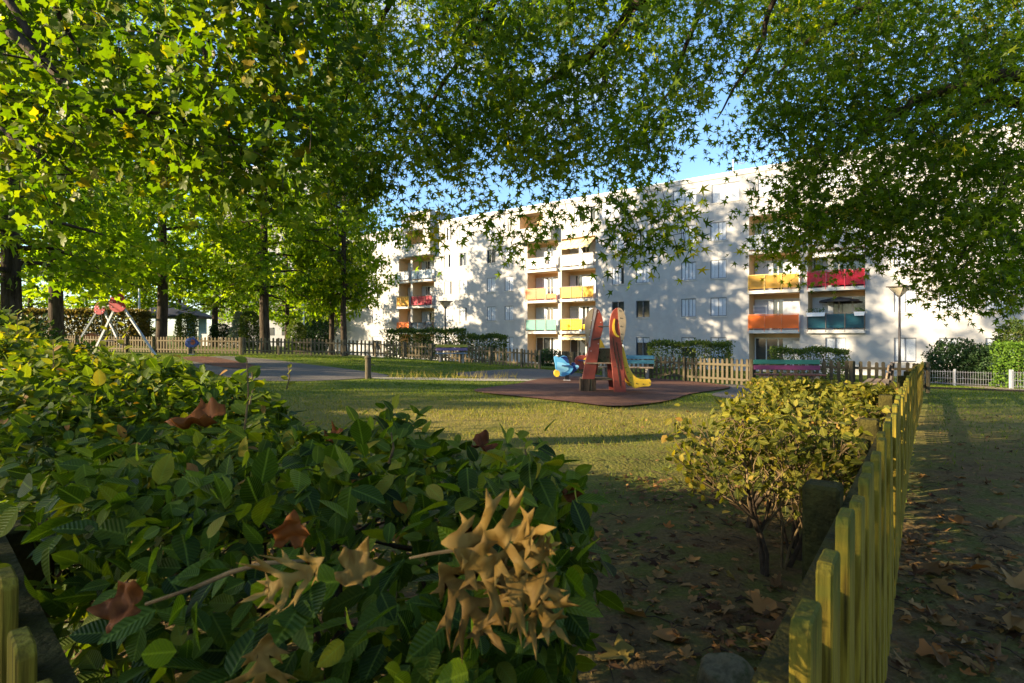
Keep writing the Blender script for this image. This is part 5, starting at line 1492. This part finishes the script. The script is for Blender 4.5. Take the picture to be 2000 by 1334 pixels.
# ------------------------------------------------------------------ clipped hedges, bushes and topiary behind the fences
M_hedge = leaf_mat('hedge_leaf', [(.025, .05, .012), (.05, .085, .016), (.085, .115, .022), (.13, .13, .03)], (1.5, 1.6, .4), .35)
M_oldhedge = leaf_mat('beech_hedge_leaf', [(.05, .055, .014), (.10, .09, .025), (.17, .13, .045), (.22, .16, .06)], (1.5, 1.4, .5), .4)
M_bright = leaf_mat('bright_hedge_leaf', [(.05, .10, .012), (.09, .17, .02), (.14, .22, .025)], (1.6, 1.7, .4), .4)
M_bush = leaf_mat('dark_bush_leaf', [(.014, .032, .012), (.028, .058, .018), (.05, .085, .025)], (1.4, 1.5, .5), .3)
M_box = leaf_mat('topiary_leaf', [(.16, .20, .13), (.26, .30, .21), (.34, .38, .28)], (1.2, 1.2, .8), .3)
def leafy(name, label, cat, base, rz, shape, dims, n, leaf, m, group=None, trunk=True):
    e = empty(name, (*base, gz(*base)), rz, label, cat, group)
    a, b_, h = dims
    if shape == 'box':
        u = rng.uniform(-1, 1, (n, 3)); ax_ = rng.choice(3, n, p=[.15, .45, .40]); u[np.arange(n), ax_] = np.sign(rng.uniform(-1, 1, n)) * (1 - np.abs(rng.normal(size=n)) * .08)
        u[(ax_ == 2), 2] = np.abs(u[(ax_ == 2), 2])
        P = u * np.array([a, b_, h / 2]) + np.array([0, 0, h / 2]) + rng.normal(size=(n, 3)) * .05
        P[:, 2] += .05 * np.sin(P[:, 0] * 4)
        Nn = np.zeros((n, 3)); Nn[np.arange(n), ax_] = np.sign(u[np.arange(n), ax_])
    elif shape == 'blob':
        u = unit(n); r = 1 - np.abs(rng.normal(size=n)) * .22
        lump = 1 + .16 * np.sin(5 * u[:, 0] + 2) * np.cos(4 * u[:, 2] + u[:, 1] * 5) + .1 * np.sin(9 * u[:, 1] + 7 * u[:, 2])
        P = u * (r * lump)[:, None] * np.array([a, b_, h / 2]) + np.array([0, 0, h / 2]); Nn = u
    elif shape == 'spiral':
        t = rng.uniform(0, 1, n); ang = rng.uniform(0, 2 * math.pi, n)
        tier = .72 + .28 * np.abs(np.sin(t * math.pi * 5))
        r = a * (1 - t * .85) * tier * (1 - np.abs(rng.normal(size=n)) * .15)
        P = np.stack([r * np.cos(ang), r * np.sin(ang), h * t], 1); Nn = np.stack([np.cos(ang), np.sin(ang), np.full(n, .3)], 1)
    else:   # column
        t = rng.uniform(0, 1, n); ang = rng.uniform(0, 2 * math.pi, n)
        r = a * np.minimum(1, (1.02 - t) * 5) ** .5 * (1 - np.abs(rng.normal(size=n)) * .2) * (1 + .08 * np.sin(ang * 3 + t * 9))
        P = np.stack([r * np.cos(ang), r * np.sin(ang), h * t], 1); Nn = np.stack([np.cos(ang), np.sin(ang), np.full(n, .4)], 1)
    R = frames(Nn * .6 + unit(n) * .9 + np.array([0, 0, .2]), Nn * .7 + unit(n) + np.array([0, 0, .4]))
    o = new_obj('foliage', leaves_mesh('foliage', SIMPLE, P, R, leaf * rng.uniform(.7, 1.3, n), np.clip(rng.normal(.5, .22, n), 0, 1)), m, e); o['kind'] = 'stuff'
    if trunk:
        for k in range(4):
            x_ = (k - 1.5) / 2 * a * .6; MB().tube([(x_, 0, -.1), (x_ * .8, .03, h * .4), (x_ * .9, 0, h * .8)], [.04, .03, .012], 5).build('stem', M_twig, e)
    return e
fa = math.atan2(RY, RX)
def at(px, Y): return pxy(px, Y)
leafy('clipped_hedge', 'wide clipped hedge behind the fence below the crimson and navy balconies', 'hedge', at(832, 34), -.15, 'box', (2.3, .7, 1.75), 6500, .13, M_hedge, 'clipped hedges by the block')
leafy('clipped_hedge', 'shorter brownish clipped hedge beside the gate opening', 'hedge', at(951, 33), -.15, 'box', (1.1, .6, 1.55), 3600, .12, M_hedge, 'clipped hedges by the block')
leafy('clipped_hedge', 'shaggy clipped hedge behind the fence right of the slide', 'hedge', at(1345, 25.5), -.25, 'box', (1.75, .6, 1.45), 6500, .10, M_hedge, 'clipped hedges by the block')
leafy('clipped_hedge', 'narrow flat-topped hedge behind the pink and green bench', 'hedge', at(1580, 22.5), -.15, 'box', (1.35, .5, 1.25), 5000, .09, M_hedge, 'clipped hedges by the block')
leafy('low_shrub', 'low round shrub in the gate opening', 'shrub', at(1072, 31), 0, 'blob', (.8, .6, .9), 1800, .1, M_bush)
leafy('bush', 'rounded glossy bush on a stem in front of the roller shutter', 'bush', at(1868, 25.5), 0, 'blob', (1.15, 1.0, 2.0), 5200, .12, M_bush, 'bushes by the wire fence')
leafy('bush', 'darkest drooping bush behind the wire fence', 'bush', at(1922, 24.5), .4, 'blob', (.95, .9, 1.75), 5200, .11, M_bush, 'bushes by the wire fence')
leafy('bush', 'tall loose bush at the right edge, above the bright hedge', 'bush', at(1990, 25.0), 1, 'blob', (1.25, 1.0, 2.9), 5600, .12, M_hedge, 'bushes by the wire fence')
leafy('bright_hedge', 'bright green clipped hedge at the right edge', 'hedge', at(2010, 22.0), -.1, 'box', (.95, .6, 1.75), 5000, .09, M_bright)
leafy('small_bush', 'small dark bush against the wall behind the fence corner', 'bush', at(1812, 27), 0, 'blob', (.5, .4, .9), 1200, .1, M_bush)
leafy('topiary', 'pale spiral-clipped topiary cone beyond the fence', 'topiary', at(466, 46), 0, 'spiral', (1.15, 1.15, 2.9), 4200, .13, M_box)
leafy('column_cypress', 'slender clipped cypress just right of the spiral topiary', 'cypress', at(488, 45), 0, 'column', (.75, .75, 2.9), 4200, .13, M_hedge, 'clipped cypress columns')
leafy('column_cypress', 'wide clipped cypress column left of the thin lamp mast', 'cypress', at(579, 40), 0, 'column', (.62, .62, 2.1), 3600, .12, M_hedge, 'clipped cypress columns')
leafy('column_cypress', 'dark clipped column in front of the straight trunk side of the lawn', 'cypress', at(430, 47), 0, 'column', (.8, .8, 1.9), 3000, .13, M_bush, 'clipped cypress columns')
leafy('column_cypress', 'green clipped column beside the pavilion pillar', 'cypress', at(364, 46), 0, 'column', (.8, .8, 2.6), 3600, .13, M_hedge, 'clipped cypress columns')
leafy('bush', 'loose leafy bush in front of the white wall end', 'bush', at(612, 52), 0, 'blob', (1.6, 1.2, 3.0), 3800, .17, M_bush)
leafy('bush', 'leafy bush behind the twin trunks', 'bush', at(625, 46), 0, 'blob', (1.2, 1.0, 3.3), 3000, .16, M_bush)
leafy('tall_hedge', 'long tall clipped hedge behind the swing frame and dark trunks', 'hedge', at(152, 40), .12, 'box', (4.4, .9, 2.4), 20000, .19, M_oldhedge)
leafy('bush', 'broad yellowish bush above the hedge at the left edge', 'bush', (-9.6, 10.2), 0, 'blob', (1.3, 1.0, 1.5), 3800, .12, M_hedge)
leafy('low_hedge', 'low hedge below the thin lamp mast by the pavilion', 'hedge', at(285, 47), 0, 'box', (1.0, .6, 1.2), 1800, .14, M_hedge)

# ------------------------------------------------------------------ grass and leaf litter
def visible_ground(n, x0, x1, y0, y1, power=1.0):
    y = y0 + (y1 - y0) * rng.uniform(0, 1, n) ** power; x = rng.uniform(-.95, .95, n) * y * 1.0
    return x, y
def blades(name, x, y, hgt, wid, m, label, tint):
    n = len(x); z = gz_np(x, y)
    a = rng.uniform(0, 2 * math.pi, n); l_ = rng.normal(size=(n, 2)) * .5 * hgt[:, None]
    w = wid
    b0 = np.stack([x - np.cos(a) * w, y - np.sin(a) * w, z], 1); b1 = np.stack([x + np.cos(a) * w, y + np.sin(a) * w, z], 1); t = np.stack([x + l_[:, 0], y + l_[:, 1], z + hgt], 1)
    V = np.stack([b0, b1, t], 1).reshape(-1, 3)
    me = np_mesh(name, V, np.arange(3 * n).reshape(-1, 3), np.repeat(tint, 3)); o = new_obj(name, me, m); tag(o, label, 'grass', kind='stuff')
M_grass = leaf_mat('grass_blade', [(.035, .070, .006), (.07, .115, .009), (.12, .15, .015), (.22, .19, .04), (.34, .26, .08)], (1.6, 1.6, .4), .45, .6)
def patchy(x, y): return .5 + .25 * np.sin(x * 1.3 + .7 * y) + .25 * np.sin(2.1 * y - .8 * x + 1) * np.cos(x * .9)
PADC = G(1180, 765)
def not_on_path(x, y):
    px, py = 1000 + FPX * x / y, HOR - FPX * (gz_np(x, y) - EYE) / y
    pad = [(925, 766), (1010, 752), (1060, 740), (1130, 736), (1230, 737), (1330, 743), (1425, 757), (1350, 772), (1310, 784), (1250, 793), (1190, 797), (1110, 788), (1010, 777)]
    gp = [(375, 698), (440, 694), (520, 700), (600, 710), (680, 720), (770, 735), (700, 742), (600, 746), (500, 745), (430, 735), (380, 716)]
    g2 = [(890, 730), (960, 723), (1040, 720), (1110, 726), (1180, 735), (1060, 742), (940, 741)]
    g3 = [(1330, 745), (1420, 751), (1500, 750), (1580, 759), (1615, 772), (1540, 783), (1460, 785), (1390, 773)]
    k = np.ones(len(x), bool)
    for p_ in (pad, gp, g2, g3): k &= ~in_poly(px, py, p_)
    return k
x, y = visible_ground(170000, -1, 1, 3.6, 27, .85)
k = not_on_path(x, y) & (rng.random(len(x)) < np.clip((y - 3.2) / 4, .1, 1) * np.clip(patchy(x, y) + .35, 0, 1)) & ((x - fence_x(y)) < .0)
x, y = x[k], y[k]
dryk = np.exp(-((y - 8.5) / 3.4) ** 2)
blades('grass', x, y, rng.uniform(.02, .055, len(x)), .0025 + .00035 * y, M_grass, 'short lawn grass between hedge and play area', np.clip(.30 + .38 * dryk + rng.normal(size=len(x)) * .14 + .12 * (patchy(y, x) - .5), 0, 1))
x = rng.uniform(3, 26, 60000); y = rng.uniform(3.5, 24, 60000)
k = ((x - fence_x(y)) > .15) & (rng.random(len(x)) < np.clip((y - 3.5) / 6, .06, 1)) & ~((y > 18.4 - (x - 13.2) * .115) & (y < 20.4 - (x - 13.2) * .12))
x, y = x[k], y[k]
blades('grass', x, y, rng.uniform(.02, .06, len(x)), .003 + .0003 * y, M_grass, 'grass outside the mossy fence', np.clip(.35 + rng.normal(size=len(x)) * .16, 0, 1))
# tall pale stalks along the sandy edge
px_ = rng.uniform(760, 1010, 260); gx = []; gy = []
for p_ in px_:
    q = G(p_, rng.uniform(736, 742)); gx.append(q.x); gy.append(q.y)
gx, gy = np.array(gx), np.array(gy)
blades('tall_grass', gx, gy, rng.uniform(.08, .3, len(gx)), .008, M_grass, 'dry pale grass stalks along the sandy border', np.full(len(gx), .9))

M_fall = leaf_mat('fallen_leaf', [(.030, .014, .006), (.07, .034, .013), (.15, .08, .03), (.26, .15, .05), (.26, .10, .022), (.17, .15, .03)], (1.2, 1.1, .6), .2, .7)
def flat_leaf_mesh(seed, tn, tpl=MAPLE):
    g = np.random.default_rng(seed); V, T, UV = tpl
    V = V.copy(); r = np.hypot(V[:, 0], V[:, 1] - .3)
    V[:, 0] *= g.uniform(.55, 1.0); V[:, :2] *= (1 + .18 * g.normal(size=(len(V), 1)))
    V[:, 2] = .55 * r * r * g.uniform(.2, 1.5) + .12 * np.sin(V[:, 0] * 6 + seed) * r + .10 * np.sin(V[:, 1] * 7 + seed * 2) * r
    V[:, 2] -= V[:, 2].min()
    me = np_mesh('fallen_leaf', V, T, np.full(len(V), tn), UV); me.materials.append(M_fall); return me
FLM = [flat_leaf_mesh(i, t) for i, t in enumerate([.15, .3, .4, .5, .55, .62, .7, .8, .35, .95])]
def fallen(px, py, size, rz, i, label, group):
    p = G(px, py)
    o = bpy.data.objects.new('fallen_leaf', FLM[i % len(FLM)]); COL.objects.link(o)
    o.location = (p.x, p.y, p.z + .012); o.rotation_euler = (rng.normal() * .2, rng.normal() * .2, rz); o.scale = (size,) * 3
    return tag(o, label, 'fallen leaf', group)
for (px, py, s_, i) in [(1330, 1255, .10, 6), (1500, 1210, .11, 6), (1230, 1300, .10, 9), (1225, 1210, .09, 4), (1240, 1160, .07, 2), (1355, 1175, .06, 3), (1420, 1195, .08, 3), (1480, 1245, .12, 1)]:
    fallen(px, py, s_, rng.uniform(0, 6), i, 'broad dry leaf lying on the soil between hedge and fence', 'leaves lying between hedge and fence')
for _ in range(70):
    px, py = rng.uniform(1150, 1560), 1000 + 334 * rng.uniform(0, 1) ** .7
    fallen(px, py, rng.uniform(.02, .055), rng.uniform(0, 6), int(rng.integers(0, 10)), 'broad dry leaf lying on the soil between hedge and fence', 'leaves lying between hedge and fence')
for (px, py, s_, i) in [(1815, 1270, .10, 7), (1875, 1120, .10, 7), (1800, 1120, .11, 2), (1850, 1020, .08, 6), (1840, 990, .07, 6), (1820, 1150, .10, 3), (1880, 1030, .10, 7), (1950, 1040, .1, 3), (1985, 1160, .1, 5), (1960, 1240, .12, 4)]:
    fallen(px, py, s_, rng.uniform(0, 6), i, 'broad dry leaf lying on the ground outside the mossy fence', 'leaves lying outside the fence')
for _ in range(85):
    px, py = rng.uniform(1735, 2010), 880 + 454 * rng.uniform(0, 1) ** .8
    fallen(px, py, rng.uniform(.025, .07), rng.uniform(0, 6), int(rng.integers(0, 10)), 'broad dry leaf lying on the ground outside the mossy fence', 'leaves lying outside the fence')
n = 15000
x = np.concatenate([rng.uniform(-1, 3, 6000), rng.uniform(1, 12, 8000), rng.uniform(-6, 9, 1000)]); y = np.concatenate([rng.uniform(1.3, 5.0, 6000), rng.uniform(1.3, 10, 8000), rng.uniform(5, 13, 1000)])
kc = rng.random(n) < .15 + .85 * np.clip(patchy(x * 3.1, y * 2.7) + .35 * np.sin(7 * x + 3 * y), 0, 1); x, y = x[kc], y[kc]; n = len(x)
k = rng.random(n) < np.clip(1.25 - y / 10, .15, 1); x, y = x[k], y[k]; n = len(x)
P = np.stack([x, y, gz_np(x, y) + rng.uniform(.004, .022, n)], 1)
new_obj('leaf_litter', leaves_mesh('leaf_litter', STAR_FAR, P, frames(unit(n) * np.array([1, 1, .25]), unit(n) * .45 + np.array([0, 0, 1])), rng.uniform(.012, .05, n), np.clip(rng.normal(.35, .22, n), 0, 1)), M_fall)
tag(bpy.data.objects['leaf_litter'], 'small brown leaf litter scattered over the soil', 'leaf litter', kind='stuff')
# sticks on the ground
b = MB()
for _ in range(160):
    q = G(rng.uniform(1150, 2000), rng.uniform(860, 1334)); a_ = rng.uniform(0, 6); l_ = rng.uniform(.04, .16)
    b.tube([(q.x, q.y, q.z + .012), (q.x + l_ * .5 * math.cos(a_), q.y + l_ * .5 * math.sin(a_) + .01, q.z + .022), (q.x + l_ * math.cos(a_), q.y + l_ * math.sin(a_), q.z + .012)], [.003, .0028, .0015], 4)
tag(b.build('twig_litter', M_twig), 'thin fallen twigs scattered over the soil', 'twigs', kind='stuff')
# stone
q = G(1415, 1345)
bm = bmesh.new(); bmesh.ops.create_icosphere(bm, subdivisions=4, radius=1)
for v_ in bm.verts:
    c = v_.co; k_ = 1 + .10 * math.sin(3 * c.x + 2 * c.y) + .07 * math.sin(5 * c.z + 4 * c.x + 1) + .03 * math.sin(11 * c.y + 7 * c.x)
    k_ *= min(1.0, .86 / max(.3, max(abs(c.x * .95 + .2 * c.z), abs(c.y), abs(c.z * 1.05 - .25 * c.x)))) ** .6
    v_.co = Vector((c.x * .10, c.y * .085, c.z * .065)) * k_
me = bpy.data.meshes.new('stone'); bm.to_mesh(me); bm.free(); me.polygons.foreach_set('use_smooth', [True] * len(me.polygons))
o = new_obj('stone', me, M_stone, None, (q.x, q.y, q.z + .03)); tag(o, 'rounded mossy stone at the foot of the mossy fence', 'stone')
